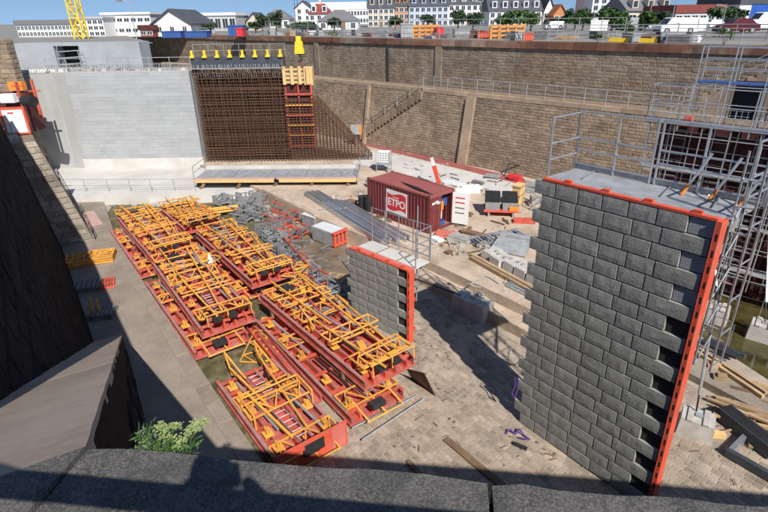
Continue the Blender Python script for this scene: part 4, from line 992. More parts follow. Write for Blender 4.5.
H(296,312,8,1,165,'white_wall','slate_roof','tall narrow white house with steep dark roof','house','front',9,2,3)
H(309,330,14,3,150,'white_wall','brick_wall','white house with faded red hipped roof','house','gable',10,3,2,ridge_in=2,chim=1)
H(318,358,21,9.5,120,'white_wall','grey_roof','low white house with broad grey pitched roof','house','gable',12,4,1,ridge_in=3.5)
H(312,372,9.5,2,240,'white_wall','white_wall','long white modern block with rows of windows high behind the houses','apartment_building','flat',14,20,2,win=(1.6,1.6),door=False,cat='building')
H(368,394,8,-9,150,'cream','slate_roof','cream terraced house with grey mansard roof','house','gable',11,5,3,chim=2)
H(394,409,6,-10,150.5,'orange_wall','slate_roof','orange brick terraced house with white window surrounds','house','gable',11,3,3,chim=1)
H(409,448,6,-9,150,'blue_wall','slate_roof','pale blue terraced house with grey mansard roof','house','gable',11,7,3,chim=2)
H(448,489,4,-10,150.5,'white_wall','slate_roof','white terraced house with dormers in the grey roof','house','gable',11,7,3,chim=2)
H(489,541,11,-6,138,'white_wall','slate_roof','white house under a wide steep slate roof','house','gable',12,8,2,chim=2)
H(543,553,12,-2,140,'white_wall','slate_roof','narrow white gable house beside the orange house','house','front',9,2,2)
H(553,566,15,5,135,'orange_wall','tile_roof','small orange house with tiled roof','house','front',9,2,2)
H(590,627,-3,-14,128,'white_wall','slate_roof','tall white house with blue window frames behind the green trees','house','gable',11,5,4,trim='blue_wall')
H(627,673,11,-5,112,'cream','grey_roof','long low building with a big grey roof behind the white van','industrial_building','gable',14,5,1,win=(1.6,1.4),cat='building')
H(674,722,12.5,4.5,98,'grey_wall','brick_wall','low flat building with brick red fascia behind the van','shop','flat',12,6,1,win=(2.4,1.7),cat='building',door=False)
bw2 = H(736,790,4,-6,104,'white_wall','slate_roof','white warehouse with tall blue doors at the right edge','warehouse','flat',14,1,1,win=(.1,.1),cat='building',door=False)
for i in range(2): MB().b2((2.2+i*4.1,-.09,0),(6.1+i*4.1,-.03,4.6)).build('blue_door', 'blue_door', bw2)
# ---------------------------------------------------------------- vehicles
def car(px0, px1, Y, kind, paint, label, cat='car', group='vehicles parked on the quay', rz=0.):
    x0 = X_(px0,28,Y); x1 = X_(px1,28,Y); L = x1-x0
    t = thing('parked_'+kind, label, cat, ((x0+x1)/2,Y,ZG+.01), rz, group); w = 1.75 if kind == 'car' else 1.95
    if kind == 'van': h = L*.40; prof = [(-.5,.10),(-.5,.36),(-.49,.50),(-.36,.58),(-.24,.97),(-.18,1),(.49,1),(.5,.95),(.5,.10)]
    else: h = L*.345; prof = [(-.5,.14),(-.5,.42),(-.47,.52),(-.26,.60),(-.12,.97),(-.06,1),(.24,.99),(.38,.66),(.49,.60),(.5,.42),(.5,.14)]
    b = MB(); n_ = len(prof); P = []
    for s_ in (-1,1):
        for k, (x, z) in enumerate(prof): P.append((x*L, s_*w/2*(1 if z < .62 else .86 if z > .9 else .95), z*h+.05))
    b.v += P; b.f.append(tuple(range(n_))); b.f.append(tuple(reversed(range(n_, 2*n_)))); b.t += [.5]*2
    for i in range(n_): j = (i+1) % n_; b.f.append((i, n_+i, n_+j, j)); b.t.append(.5)
    body = b.build('body', paint, t)
    zs = lambda q: q*h+.05
    wins = [(-.30,-.22,.62,.92,-.22),(-.19,-.02,.62,.92,-.19)] if kind == 'van' else [(-.20,.02,.62,.93,-.10),(.04,.30,.62,.93,.24)]
    for (xa_, xb_, za, zb_, xt) in wins:
        for s_ in (-1,1):
            y = s_*(w/2*.955); y2 = s_*(w/2*.875); m_ = MB(); q = [(xa_*L,y,zs(za)),(xb_*L,y,zs(za)),(xb_*L if xb_ < .25 else xt*L,y2,zs(zb_)),(max(xa_,xt)*L,y2,zs(zb_))]
            q2 = [(a, c-s_*.05, d) for a, c, d in q]; m_.hexa(q2+q); m_.build('window', 'glass_dark', t)
    f = MB(); 
    if kind == 'van': f.hexa([(-.352*L,-w*.44,zs(.61)),(-.352*L,w*.44,zs(.61)),(-.33*L,w*.44,zs(.6)),(-.33*L,-w*.44,zs(.6)),(-.252*L,-w*.4,zs(.94)),(-.252*L,w*.4,zs(.94)),(-.23*L,w*.4,zs(.93)),(-.23*L,-w*.4,zs(.93))])
    else: f.hexa([(-.25*L,-w*.42,zs(.62)),(-.25*L,w*.42,zs(.62)),(-.23*L,w*.42,zs(.62)),(-.23*L,-w*.42,zs(.62)),(-.135*L,-w*.39,zs(.94)),(-.135*L,w*.39,zs(.94)),(-.11*L,w*.39,zs(.94)),(-.11*L,-w*.39,zs(.94))])
    f.build('windscreen', 'glass_dark', t)
    for x in (-.33*L,.31*L):
        for s_ in (-1,1):
            wh = MB().tube((x,s_*(w/2-.18),.33),(x,s_*(w/2+.02),.33),.33,14).build('wheel', 'rubber', t)
            MB().tube((x,s_*(w/2+.0),.33),(x,s_*(w/2+.035),.33),.19,10).build('rim', 'zinc_dull', wh)
    for s_ in (-1,1): MB().b2((-.505*L,s_*w*.36-.14,zs(.40)),(-.49*L,s_*w*.36+.14,zs(.49))).build('headlight', 'lamp_lens', t)
    for s_ in (-1,1): MB().b2((.492*L,s_*w*.40-.1,zs(.42)),(.506*L,s_*w*.40+.1,zs(.6))).build('tail_light', 'sign_red', t)
    MB().b2((-.51*L,-w*.45,zs(.11)),(-.47*L,w*.45,zs(.24))).build('bumper', 'black', t)
    return t, L, h, w
v_, L, h, w = car(657,693,63,'van','van_white','white delivery van with its rear doors open on the far quay','van')
for s_ in (-1,1): MB().b2((.5*L,s_*(w/2)-.03,.3),(.5*L+.95,s_*(w/2)+.03,h)).build('rear_door', 'van_white', v_)
car(717,755,62,'car','maroon','dark maroon car on the quay at the right')
car(746,785,74,'van','van_white','second white van half cut by the right edge of the photo','van')
car(641,656,78,'car','grey_paint','grey car mostly hidden behind a small tree and the white van')
car(615,642,84,'van','grey_paint','grey van behind the green trees left of the white van','van')
car(544,562,92,'van','van_white','small white van far back beside the orange house','van')
car(700,722,86,'car','van_white','white car between the white van and the maroon car')
car(306,322,96,'car','glass_dark','black car beyond the hedge on the far quay')
car(176,189,80,'car','maroon','red car by the white gable house')
car(640,652,98,'car','black','dark car in front of the long grey roofed building')
# ---------------------------------------------------------------- trees
def leaf_cloud(mb, n, blobs, size, r):
    for _ in range(n):
        c, rad = blobs[r.randrange(len(blobs))]
        d = Vector((r.gauss(0,1), r.gauss(0,1), r.gauss(0,1))).normalized()*(r.random()**.4)
        p = Vector(c)+Vector((d.x*rad[0], d.y*rad[1], d.z*rad[2])); s_ = size*r.uniform(.6,1.4)
        a = Vector((r.gauss(0,1), r.gauss(0,1), r.gauss(0,.6))).normalized(); b = a.cross(Vector((r.gauss(0,1), r.gauss(0,1), 1))).normalized()
        mb.poly([p-a*s_, p-b*s_*.45, p+a*s_, p+b*s_*.45], r.random())
def tree(px, Y, yt, wpx, label, leaf='leaf', n=700, seed=1, name='tree', group='trees on the far quay', trunk=.35):
    r = random.Random(seed); x = X_(px, 25, Y); hgt = zat(px, yt, (x,Y))-ZG; wd = wpx*.907*Y/512/2
    t = thing(name, label, 'tree', (x,Y,ZG), 0, group); tb = MB()
    tb.tube((0,0,0),(.05,0,hgt*.55),.16,7,.09); bl_ = []
    for k in range(7):
        a = k*2.4; ex = Vector((math.cos(a)*wd*.6, math.sin(a)*wd*.6, hgt*r.uniform(.45,.85))); tb.tube((.03,0,hgt*r.uniform(.25,.5)), ex, .06, 5, .025)
        bl_.append((ex, (wd*r.uniform(.45,.65), wd*r.uniform(.4,.55), hgt*r.uniform(.18,.27))))
    bl_.append(((0,0,hgt*.82), (wd*.5, wd*.5, hgt*.18)))
    tb.build('trunk', 'bark', t); c = MB(); leaf_cloud(c, n, bl_, .2*max(1,wd/1.6), r); c.build('crown', leaf, t)
    return t
for i, (px, Y, yt, w_, lb_, lf_) in enumerate([
 (612,75,8,32,'broad green tree left of the grey van on the far quay','leaf'),(646,72,10,15,'narrow green tree in front of the white van','leaf'),
 (692,70,20,15,'small bushy tree behind the open doors of the white van','leaf'),(583,82,8,18,'green tree near the white hoarding panel','leaf'),
 (566,95,10,12,'slim green tree beside the orange house','leaf_dark'),(516,90,10,26,'green tree before the wide slate roof','leaf'),
 (473,98,12,20,'round dark green tree before the white terraced house','leaf_dark'),(458,100,9,15,'taller dark green tree before the pale blue house','leaf_dark'),
 (531,86,12,16,'leafy tree right of the orange formwork stack','leaf'),(262,110,14,12,'small green tree by the white hipped house','leaf_dark'),
 (725,90,8,34,'dark tree behind the maroon car','leaf_dark'),(302,92,22,30,'bushy hedge tree behind the crane hook','leaf_dark'),
 (276,100,12,14,'round tree between the low white houses','leaf_dark'),(240,105,26,16,'low bushes beside the blue boxes on the far quay','leaf_dark'),
 (552,100,18,14,'low dark bush under the narrow white gable','leaf_dark'),(627,66,24,14,'low young tree by the quay road','leaf'),(210,98,24,12,'small tree by the grey frame building','leaf_dark'),(334,100,17,15,'rounded tree before the low house with the broad grey roof','leaf_dark'),(395,104,16,14,'dark tree before the orange brick house','leaf_dark'),(427,108,14,16,'dark tree before the middle of the pale blue house','leaf_dark'),(503,96,14,16,'green tree left of the leafy tree by the wide slate roof','leaf'),(575,90,14,16,'bushy tree between the orange house and the hoarding','leaf'),(660,90,12,14,'tree behind the roof of the white van','leaf_dark'),(255,96,22,14,'small bushy tree right of the blue boxes','leaf_dark')]):
    tree(px, Y, yt, w_, lb_, lf_, 1000, 40+i)
def plant_tuft(p, h, w, label, seed, leaf='leaf', n=120, name='weed', sz=.1):
    r = random.Random(seed); t = thing(name, label, 'plant', p, 0, None); st = MB(); bl_ = []
    for k in range(6):
        a = k*1.1; e = Vector((math.cos(a)*w*.35, math.sin(a)*w*.35, h*r.uniform(.5,.85))); st.tube((0,0,0), e, .012, 4, .006); bl_.append((e, (w*.25,w*.25,h*.2)))
    st.build('stem', 'bark', t); c = MB(); leaf_cloud(c, n, bl_, sz, r); c.build('foliage', leaf, t)
pq = at(720,46,ZQ); plant_tuft(wp(pq.dot(BX), UO+.2, ZQ), 1.3, .9, 'green weed growing at the quay edge by the scaffolding', 3)
plant_tuft(wp(-50.5, UO-.1, ZQ-.4), 1.5, 1.4, 'green weed hanging on the far wall right of the crane hook', 4)
plant_tuft(wp(-18.7, UO+.3, ZQ), .7, .6, 'small weed on the far quay edge before the orange stack', 5)
# ---------------------------------------------------------------- things on the far quay
def lattice(px, Y, y0, y1, w_, label):
    x = X_(px, 25, Y); z0 = ZG; z1 = zat(px, y1, (x,Y)); t = thing('tower_crane', label, 'crane', (x,Y,z0)); H_ = z1-z0+6
    for (i, j) in ((-1,-1),(1,-1),(1,1),(-1,1)): MB().beam((i*w_,j*w_,0),(i*w_,j*w_,H_),.16).build('leg', 'yellow_bright', t)
    n_ = int(H_/(w_*2)); b = MB()
    for k in range(n_):
        za, zb_ = k*H_/n_, (k+1)*H_/n_
        for (a, c) in (((-1,-1),(1,-1)),((1,-1),(1,1)),((1,1),(-1,1)),((-1,1),(-1,-1))):
            s_ = 1 if k % 2 else -1; b.beam((a[0]*w_,a[1]*w_,za if s_ > 0 else zb_),(c[0]*w_,c[1]*w_,zb_ if s_ > 0 else za),.1); b.beam((a[0]*w_,a[1]*w_,zb_),(c[0]*w_,c[1]*w_,zb_),.09)
    b.build('lattice', 'yellow_bright', t, kind='stuff')
lattice(78.5, 78, 38, 0, .62, 'yellow lattice mast of a crane before the white buildings')
def pole(px, Y, yt, label, arm=0, m_='zinc_dull', r=.09):
    x = X_(px, 25, Y); h = zat(px, yt, (x,Y))-ZG; t = thing('street_lamp', label, 'lamp post', (x,Y,ZG), 0, 'lamp posts on the quay')
    MB().tube((0,0,0),(0,0,h),r,8,r*.6).build('post', m_, t); MB().tube((0,0,h-.05),(-1.0,0,h+.15),.05).build('arm', m_, t); MB().b2((-1.6,-.16,h+.08),(-.9,.16,h+.24)).build('lamp_head', 'mesh_grey', t)
for px, Y, yt, lb_ in ((134,70,2,'tall lamp post at the end of the upper concrete wall'),(238,100,-2,'tall thin lamp post behind the blue boxes'),(648,80,-8,'lamp post left of the white van'),(671,80,-8,'lamp post rising behind the white van'),(600,82,-6,'lamp post by the tall white house'),(380,100,-3,'lamp post before the cream terraced house'),(722,80,6,'short lamp post behind the maroon car'),(480,104,2,'thin lamp post before the white terraced house')): pole(px, Y, yt, lb_, r=.07)
def orange_forms(px0, px1, y0, y1, Y, label):
    x0, x1 = X_(px0,30,Y), X_(px1,30,Y); zb_ = max(ZG, zat(px0,y1,(x0,Y))); h = zat(px0,y0,(x0,Y))-ZG; t = thing('formwork_stack', label, 'formwork', (x0,Y,ZG), 0, 'orange formwork stood on the far quay'); w = x1-x0
    MB().b2((0,.1,0),(w,.8,h*.9)).build('panel', 'formwood', t); n_ = max(3, int(w/.7))
    for i in range(n_+1): MB().b2((w*i/n_-.08,-.1,0),(w*i/n_+.08,.1,h)).build('upright', 'yellow', t)
    for k in range(3): MB().b2((0,-.16,h*(.2+.3*k)),(w,-.1,h*(.2+.3*k)+.14)).build('waler', 'orange', t)
orange_forms(413,438,24,37,64,'orange and yellow formwork panels standing on the quay before the pale blue house')
orange_forms(491,524,24,38,56,'orange formwork panels standing on the quay before the wide slate roof')
for i, (px, py) in enumerate(((520,40),(535,39))): 
    pass
def box_thing(px0, px1, y0, y1, Y, m_, label, name='site_box', cat='box', depth=2., lid=None, group='boxes and bins on the far quay'):
    x0, x1 = X_(px0,30,Y), X_(px1,30,Y); h = max(.4, zat((px0+px1)/2,y0,((x0+x1)/2,Y))-ZG); t = thing(name, label, cat, (x0,Y,ZG), 0, group); w = x1-x0
    MB().b2((0,0,.06),(w,depth,h*.9)).build('body', m_, t); MB().b2((-.05,-.06,h*.9+.004),(w+.05,depth+.05,h)).build('lid', lid or m_, t)
    for s_ in (.1,.9): MB().b2((w*s_-.1,.05,0),(w*s_+.1,depth-.05,.058)).build('skid', 'mesh_grey', t)
    for k in range(1,4): MB().b2((w*k/4-.03,-.03,.1),(w*k/4+.03,-.002,h*.86)).build('rib', m_, t)
for a in [(161,180,31,37,74,'blue','low blue container under the white gable house'),(184,206,31,37,74,'blue','long blue cover beside the white gable house'),(228,243,25,36,78,'blue','tall blue box on the far quay'),(236,242,28,35,76,'sign_red','red box in front of the tall blue box'),
 (401,413,23,35,62,'zinc_dull','grey metal cabinet beside the orange formwork'),(437,444,27,36,62,'sign_red','red cabinet right of the orange formwork'),(478,492,32,37,58,'red_bright','low red box left of the orange formwork panels'),(455,470,29,34,68,'zinc_dull','pale grey low container under the dark trees'),
 (516,523,31,40,50,'zinc_dull','grey drum shaped bin at the quay edge'),(524,534,33,40,50,'red_bright','red barrier box at the quay edge'),(598,616,31,40,52,'mesh_grey','dark rack box at the quay edge'),(634,642,33,46,44,'zinc_dull','grey metal bin at the quay edge'),(540,568,31,37,60,'mesh_grey','heap of dark grey formwork beams on the quay')]:
    box_thing(*a)
ws = box_thing(590,607,20,31,66,'white','white hoarding panel between dark posts on the far quay','hoarding','panel',.15)
# yellow skids lying on the quay
p_ = at(655,40,ZQ); t = thing('yellow_skid', 'long low yellow frame lying on the quay edge under the white van', 'frame', wp(p_.dot(BX), UO+2.2, ZQ+.02), WANG)
for y in (0,.5): MB().b2((-1.9,y,0),(1.9,y+.12,.3)).build('beam', 'yellow_bright', t)
for i in range(5): MB().b2((-1.8+i*.85,.12,.08),(-1.65+i*.85,.5,.2)).build('cross_bar', 'yellow', t)
# site fence and clutter along the edge
rail_line('site_fence', [wp(lerp(-78,-20,i/26), UO+9, ZQ) for i in range(27)], 1.8, 'long grey site fence along the quay road behind the far wall', mats='zinc_dull', r=.035, bars=3, cat='fence')
rail_line('site_fence', [wp(lerp(-20,24,i/20), UO+9.5, ZQ) for i in range(21)], 1.2, 'lower grey fence before the parked vehicles on the right', mats='mesh_grey', r=.04, bars=2, cat='fence')
rj = random.Random(77)
seen_ = {}
marks_ = [(-999,'behind the upper concrete wall'),(190,'behind the yellow brackets'),(245,'left of the crane hook'),(300,'right of the crane hook'),(345,'before the cream terraced house'),(392,'left of the orange formwork'),(440,'before the pale blue house'),(470,'before the white terraced house'),(520,'right of the second orange formwork'),(560,'before the orange house'),(600,'below the white hoarding'),(640,'before the white van'),(700,'before the maroon car')]
def pile_label(s_, o_, mm_, h):
    p = wp(s_,o_,ZQ)-V(0,0,HC); px = 384+512*p.dot(RT)/p.dot(FW); w = [m for x, m in marks_ if px >= x][-1]
    base = ('low ' if h < .4 else 'tall ' if h > .65 else '')+nm_[mm_]+' building materials piled '+('at the quay edge ' if o_ < UO+3.5 else 'farther back ')+w
    k = seen_.get(base, 0); seen_[base] = k+1
    return base if k == 0 else base+[', second one',', third one',', fourth one',', fifth one'][min(3,k-1)]
mats_ = ['zinc_dull','timber','mesh_grey','timber_dark','white','rust_edge','mesh_grey','zinc_dull','zinc_dull','rust_edge']
nm_ = {'zinc_dull':'grey metal','timber':'pale timber','mesh_grey':'dark grey','timber_dark':'brown timber','white':'white','red_bright':'red','orange':'orange','blue':'blue','rust_edge':'rusty'}
for i in range(60):
    s_ = rj.uniform(-74,10); o_ = UO+rj.uniform(1.5,8); mm_ = mats_[rj.randrange(len(mats_))]; w, d, h = rj.uniform(.6,2.2), rj.uniform(.4,1), rj.uniform(.2,.8)
    b = MB(); n_ = rj.randint(2,4)
    for k in range(n_): b.box((rj.uniform(-.05,.05),0,h*(k+.5)/n_),(w*rj.uniform(.8,1),d,h/n_*.85),rj.uniform(-.06,.06))
    one(b, 'material_pile', mm_, pile_label(s_, o_, mm_, h), 'material pile', wp(s_,o_,ZQ+.01), WANG+rj.uniform(-.4,.4), 'piles of material along the far quay')
# ================================================================ SITE THINGS
def text_mesh(s_, size, name, m_, parent, loc_, rot, ext=.004, bold=0.):
    cu = bpy.data.curves.new('txt', 'FONT'); cu.body = s_; cu.size = size; cu.extrude = ext; cu.offset = bold; cu.align_x = 'CENTER'; cu.align_y = 'CENTER'
    tmp = bpy.data.objects.new('txt', cu); COL.objects.link(tmp); bpy.context.view_layer.update()
    me = bpy.data.meshes.new_from_object(tmp.evaluated_get(bpy.context.evaluated_depsgraph_get())); COL.objects.unlink(tmp); bpy.data.objects.remove(tmp)
    me.materials.clear(); me.materials.append(M[m_]); o = bpy.data.objects.new(name, me); COL.objects.link(o); o.parent = parent; o.location = loc_; o.rotation_euler = rot; return o
# ---- container. local x along the long side away from the doors is -x; doors at x = 0
cn = V(2.92,31.16,ZT); cf = V(-.98,35.5,ZT); cdv = (cn-cf).normalized(); CL, CW_, CH = 6.06, 2.44, 2.59
ct = thing('shipping_container', 'dark red shipping container with white and red company sign and one door open', 'container', cn, math.atan2(cdv.y, cdv.x))
def corr(b, n_, L, z0, z1, y, sgn, dpt=.045):
    w = L/n_
    for i in range(n_):
        x = -L+.06+i*w; q = [(x,0),(x+w*.3,0),(x+w*.45,dpt),(x+w*.85,dpt),(x+w,0)]
        for (a, c) in zip(q[:-1], q[1:]): b.poly([(a[0],y+sgn*(a[1]),z0),(c[0],y+sgn*(c[1]),z0),(c[0],y+sgn*c[1],z1),(a[0],y+sgn*a[1],z1)] if sgn < 0 else [(c[0],y+c[1],z0),(a[0],y+a[1],z0),(a[0],y+a[1],z1),(c[0],y+c[1],z1)])
b = MB(); corr(b, 20, CL-.12, .16, CH-.12, .02, 1); b.build('side_panel', 'container_red', ct)      # side facing the dock (local -y ... y=0)
b = MB(); corr(b, 20, CL-.12, .16, CH-.12, CW_-.02, -1); b.build('side_panel', 'container_red', ct)
MB().b2((-CL,.04,.16),(-CL+.05,CW_-.04,CH-.1)).build('end_panel', 'container_red', ct)
b = MB()
for i in range(18): x = -CL+.1+i*(CL-.2)/18; b.hexa([(x,.08,CH-.09),(x+.3,.08,CH-.09),(x+.3,CW_-.08,CH-.09),(x,CW_-.08,CH-.09),(x+.03,.1,CH-.03),(x+.27,.1,CH-.03),(x+.27,CW_-.1,CH-.03),(x+.03,CW_-.1,CH-.03)])
b.b2((-CL+.05,.06,CH-.12),(-.05,CW_-.06,CH-.085)); b.build('roof', 'container_roof', ct)
for y0 in (0, CW_-.1):
    MB().b2((-CL,y0,CH-.12),(0,y0+.1,CH)).build('top_rail', 'container_roof', ct); MB().b2((-CL,y0,0),(0,y0+.1,.16)).build('bottom_rail', 'container_red', ct)
for x0 in (-CL, -.14):
    for y0 in (-.005, CW_-.135): MB().b2((x0,y0,.002),(x0+.14,y0+.14,CH+.004)).build('corner_post', 'container_red', ct)
MB().b2((-.1,.1,CH-.22),(.0,CW_-.1,CH-.01)).build('door_header', 'container_roof', ct); MB().b2((-.1,.1,.0),(.0,CW_-.1,.16)).build('door_sill', 'container_red', ct)
MB().b2((-CL+.06,.1,.12),(-.1,CW_-.1,.158)).build('floor', 'timber_dark', ct)
d1 = MB().b2((-.06,.14,.17),(-.01,CW_/2,CH-.23)).build('door', 'container_red', ct)
for z in (.4,.95,1.5,2.0): MB().b2((-.009,.2,z),(.015,CW_/2-.06,z+.22)).build('door_rib', 'container_red', d1)
for y in (.42,.95): MB().tube((.03,y,.17),(.03,y,CH-.23),.02,6).build('locking_bar', 'container_roof', d1)
for y, z in ((.3,1.9),(.62,1.95),(.8,1.85)): MB().b2((.016,y,z),(.02,y+.28,z+.16)).build('door_label', 'white', d1)
# open door swung out to the far side
d2 = thing('x', 'x', 'x'); bpy.data.objects.remove(d2)
d2 = MB().b2((0,0,.17),(1.14,.05,CH-.23)).build('open_door', 'white', ct); d2.location = (0,CW_-.1,0); d2.rotation_euler.z = math.radians(22)
for z, m_ in ((1.95,'sign_red'),(1.62,'sign_red'),(1.25,'mesh_grey'),(.9,'mesh_grey')): MB().b2((.2,-.006,z),(.85,-.001,z+.09)).build('printed_line', m_, d2)
for x in (.35,.8): MB().tube((x,.07,.17),(x,.07,CH-.23),.02,6).build('locking_bar', 'container_roof', d2)
# things inside
def inner(name, m_, a, c, lab, cat):
    mtx = Matrix.Rotation(math.atan2(cdv.y, cdv.x), 3, 'Z'); p = cn + mtx@Vector(((a[0]+c[0])/2, (a[1]+c[1])/2, a[2])); return p, math.atan2(cdv.y, cdv.x)
p, rz_ = inner('', '', (-.6,1.35,.16), (-.25,1.75,1.9), '', '')
def garment(p, rz, m_, lab, s=1.):
    t = thing('work_jacket', lab, 'jacket', p, rz, 'work clothes in the container doorway'); b = MB()
    b.hexa([(-.08,-.24*s,0),(.08,-.24*s,0),(.08,.24*s,0),(-.08,.24*s,0),(-.06,-.2*s,.6*s),(.06,-.2*s,.6*s),(.06,.2*s,.6*s),(-.06,.2*s,.6*s)]); b.build('jacket_body', m_, t)
    for y in (-.28,.28): MB().tube((0,y*s,.58*s),(.02,y*1.15*s,.02),.075*s,7,.06*s).build('sleeve', m_, t)
    MB().tube((0,0,.6*s),(0,0,.72*s),.02,5).build('hanger', 'zinc_dull', t); return t
mtx = Matrix.Rotation(rz_, 3, 'Z')
garment(cn+mtx@V(-.45,1.55,1.15), rz_, 'orange', 'orange work jacket hanging in the open container doorway', 1.0)
garment(cn+mtx@V(-.55,1.95,1.35), rz_, 'blue', 'blue work jacket hanging behind the orange one in the container', 1.1)
t = thing('shelf_rack', 'pale shelf rack standing inside the open container', 'rack', cn+mtx@V(-1.5,1.9,.16), rz_)
for k in range(4): MB().b2((-.8,-.25,.1+k*.6),(.8,.2,.14+k*.6)).build('shelf', 'white', t)
for x in (-.8,.75): MB().b2((x,-.25,0),(x+.05,.2,2.1)).build('upright', 'white', t)
t = thing('blue_crate', 'blue plastic crate on the container door sill', 'crate', cn+mtx@V(-.35,1.5,.16), rz_)
b = MB(); b.b2((-.2,-.3,0),(.2,.3,.06)); b.build('base', 'blue', t)
for a, c in (((-.2,-.3,.06),(-.17,.3,.32)),((.17,-.3,.06),(.2,.3,.32)),((-.17,-.3,.06),(.17,-.27,.32)),((-.17,.27,.06),(.17,.3,.32))): MB().b2(a, c).build('wall', 'blue', t)
# company sign
sx = -CL+2.05; sg = thing('company_sign', 'white sign with red wave and white letters ETPO on the container side', 'sign', cn+mtx@V(sx+.0,-.012,.62), rz_); sw, sh = 2.05, 1.62
MB().b2((0,-.02,0),(sw,0,sh)).build('board', 'white', sg)
b = MB(); n_ = 10; P = []
for i in range(n_+1): x = .1+(sw-.2)*i/n_; P.append((x,-.024,.24-.10*math.sin(math.pi*2*i/n_)))
for i in range(n_+1): x = sw-.1-(sw-.2)*i/n_; P.append((x,-.024,sh-.26-.10*math.sin(math.pi*2*(1-i/n_))+.04))
b.prism(P, (0,.004,0)); b.build('red_field', 'sign_red', sg)
text_mesh('ETPO', .72, 'lettering', 'white', sg, (sw/2,-.028,.74), (math.pi/2,0,0), .002, .018)
text_mesh('travaux', .2, 'small_lettering', 'white', sg, (sw/2-.05,-.028,1.17), (math.pi/2,0,0), .002)
# painted shadow shape on the roof, drums, tote, boom
a, c = at(401,182,ZT+CH+.02), at(433,195,ZT+CH+.02); b = MB(); b.hexa([(0,0,0),(c-a)*.5+V(-.1,-.16,0),c-a,(c-a)*.5+V(.1,.12,0),V(0,0,.04),(c-a)*.5+V(-.1,-.16,.05),(c-a)+V(0,0,.04),(c-a)*.5+V(.1,.12,.05)])
one(b, 'roof_shadow', 'black', 'black shape painting a shadow across the container roof', 'painted shadow', a)
for i, (px, py, h) in enumerate(((363,209,1.0),(369,211,1.15))):
    t = thing('black_drum', ['black drum standing left behind the container corner, the smaller one','larger black drum against the container corner'][i], 'drum', at(px,py,ZT), 0, 'black drums'); b = MB(); b.tube((0,0,0),(0,0,h),.34,14); b.build('drum_body', 'black', t)
    for z in (.3*h,.65*h,h-.03): MB().tube((0,0,z),(0,0,z+.04),.36,14).build('hoop', 'rubber', t)
t = thing('water_tote', 'white liquid tote in a wire cage on a steel stand beside the pale slab', 'tank', at(384,171,ZT), -.3)
for i in (-1,1):
    for j in (-1,1): MB().b2((i*.55-.04,j*.5-.04,0),(i*.55+.04,j*.5+.04,.75)).build('leg', 'zinc', t)
MB().b2((-.62,-.55,.75),(.62,.55,.9)).build('pallet', 'zinc_dull', t)
b = MB(); b.hexa([(-.56,-.5,.9),(.56,-.5,.9),(.56,.5,.9),(-.56,.5,.9),(-.55,-.49,1.85),(.55,-.49,1.85),(.55,.49,1.85),(-.55,.49,1.85)]); b.tube((0,0,1.85),(0,0,1.93),.14,10); b.build('bottle', 'white', t)
b = MB()
for k in range(5):
    z = .95+k*.22
    for a, c in (((-.6,-.54),(.6,-.54)),((.6,-.54),(.6,.54)),((.6,.54),(-.6,.54)),((-.6,.54),(-.6,-.54))): b.tube((*a,z),(*c,z),.014,4)
for k in range(6): b.tube((-.6+k*.24,-.54,.9),(-.6+k*.24,-.54,1.86),.014,4); b.tube((.6,-.54+k*.21,.9),(.6,-.54+k*.21,1.86),.014,4)
b.build('wire_cage', 'zinc', t, kind='stuff')
a = at(440,186,ZT); tp = Vector(a)+V(-.75,.4,2.35)
t = thing('red_jib', 'slanting red arm with a white tip rising behind the container', 'machine arm', a); d = tp-a
MB().beam((0,0,0), d*.72, .26, .30).build('boom', 'red_bright', t); MB().beam(d*.72, d, .18, .2).build('boom_tip', 'white', t); MB().b2((-.35,-.35,-.02),(.35,.35,.25)).build('base_plate', 'mesh_grey', t)
MB().tube((.2,0,.2), d*.5+V(.12,0,0), .05).build('hydraulic_ram', 'zinc', t)
# ---- piles on the terrace
def beams(a_px, b_px, z, n_, m_, label, cat='beams', sec=.16, gap=.2, layers=1, piece='beam', group=None, name='beam_stack', side=1, rnd=.05):
    a, c = at(*a_px, z), at(*b_px, z); d = c-a; nn = V(-d.y, d.x, 0).normalized()*side; t = thing(name, label, cat, a, 0, group); r = random.Random(int(a_px[0]*7+a_px[1]))
    for L_ in range(layers):
        for i in range(n_):
            o_ = nn*(i*gap+r.uniform(-.02,.02)) + V(0,0,L_*(sec+.01)+sec/2); e = d.normalized()*r.uniform(-rnd,rnd)*d.length
            b = MB(); b.beam(o_+e, o_+d+e+nn*r.uniform(-.06,.06), sec, sec*.9); b.build(piece, m_, t)
    return t
beams((322,207),(383,246),ZT,9,'alu','bundle of long bright aluminium beams on the terrace left of the container','beams',.17,.22,2)
beams((306,196),(334,214),ZT,6,'zinc','bundle of grey tubes at the head of the kerb, far left of the aluminium beams','tubes',.12,.2,3)
beams((346,210),(375,227),ZT,2,'red_bright','two red channels lying beside the aluminium beams near the container','beams',.2,.24,1)
beams((470,259),(548,303),ZT,2,'timber','two long tan timber beams lying on the stone step','timber beams',.22,.3,1)
beams((505,286),(535,300),ZT,3,'zinc_dull','few grey steel plates lying on the step beside the tall block panel','steel plates',.12,.2,1)
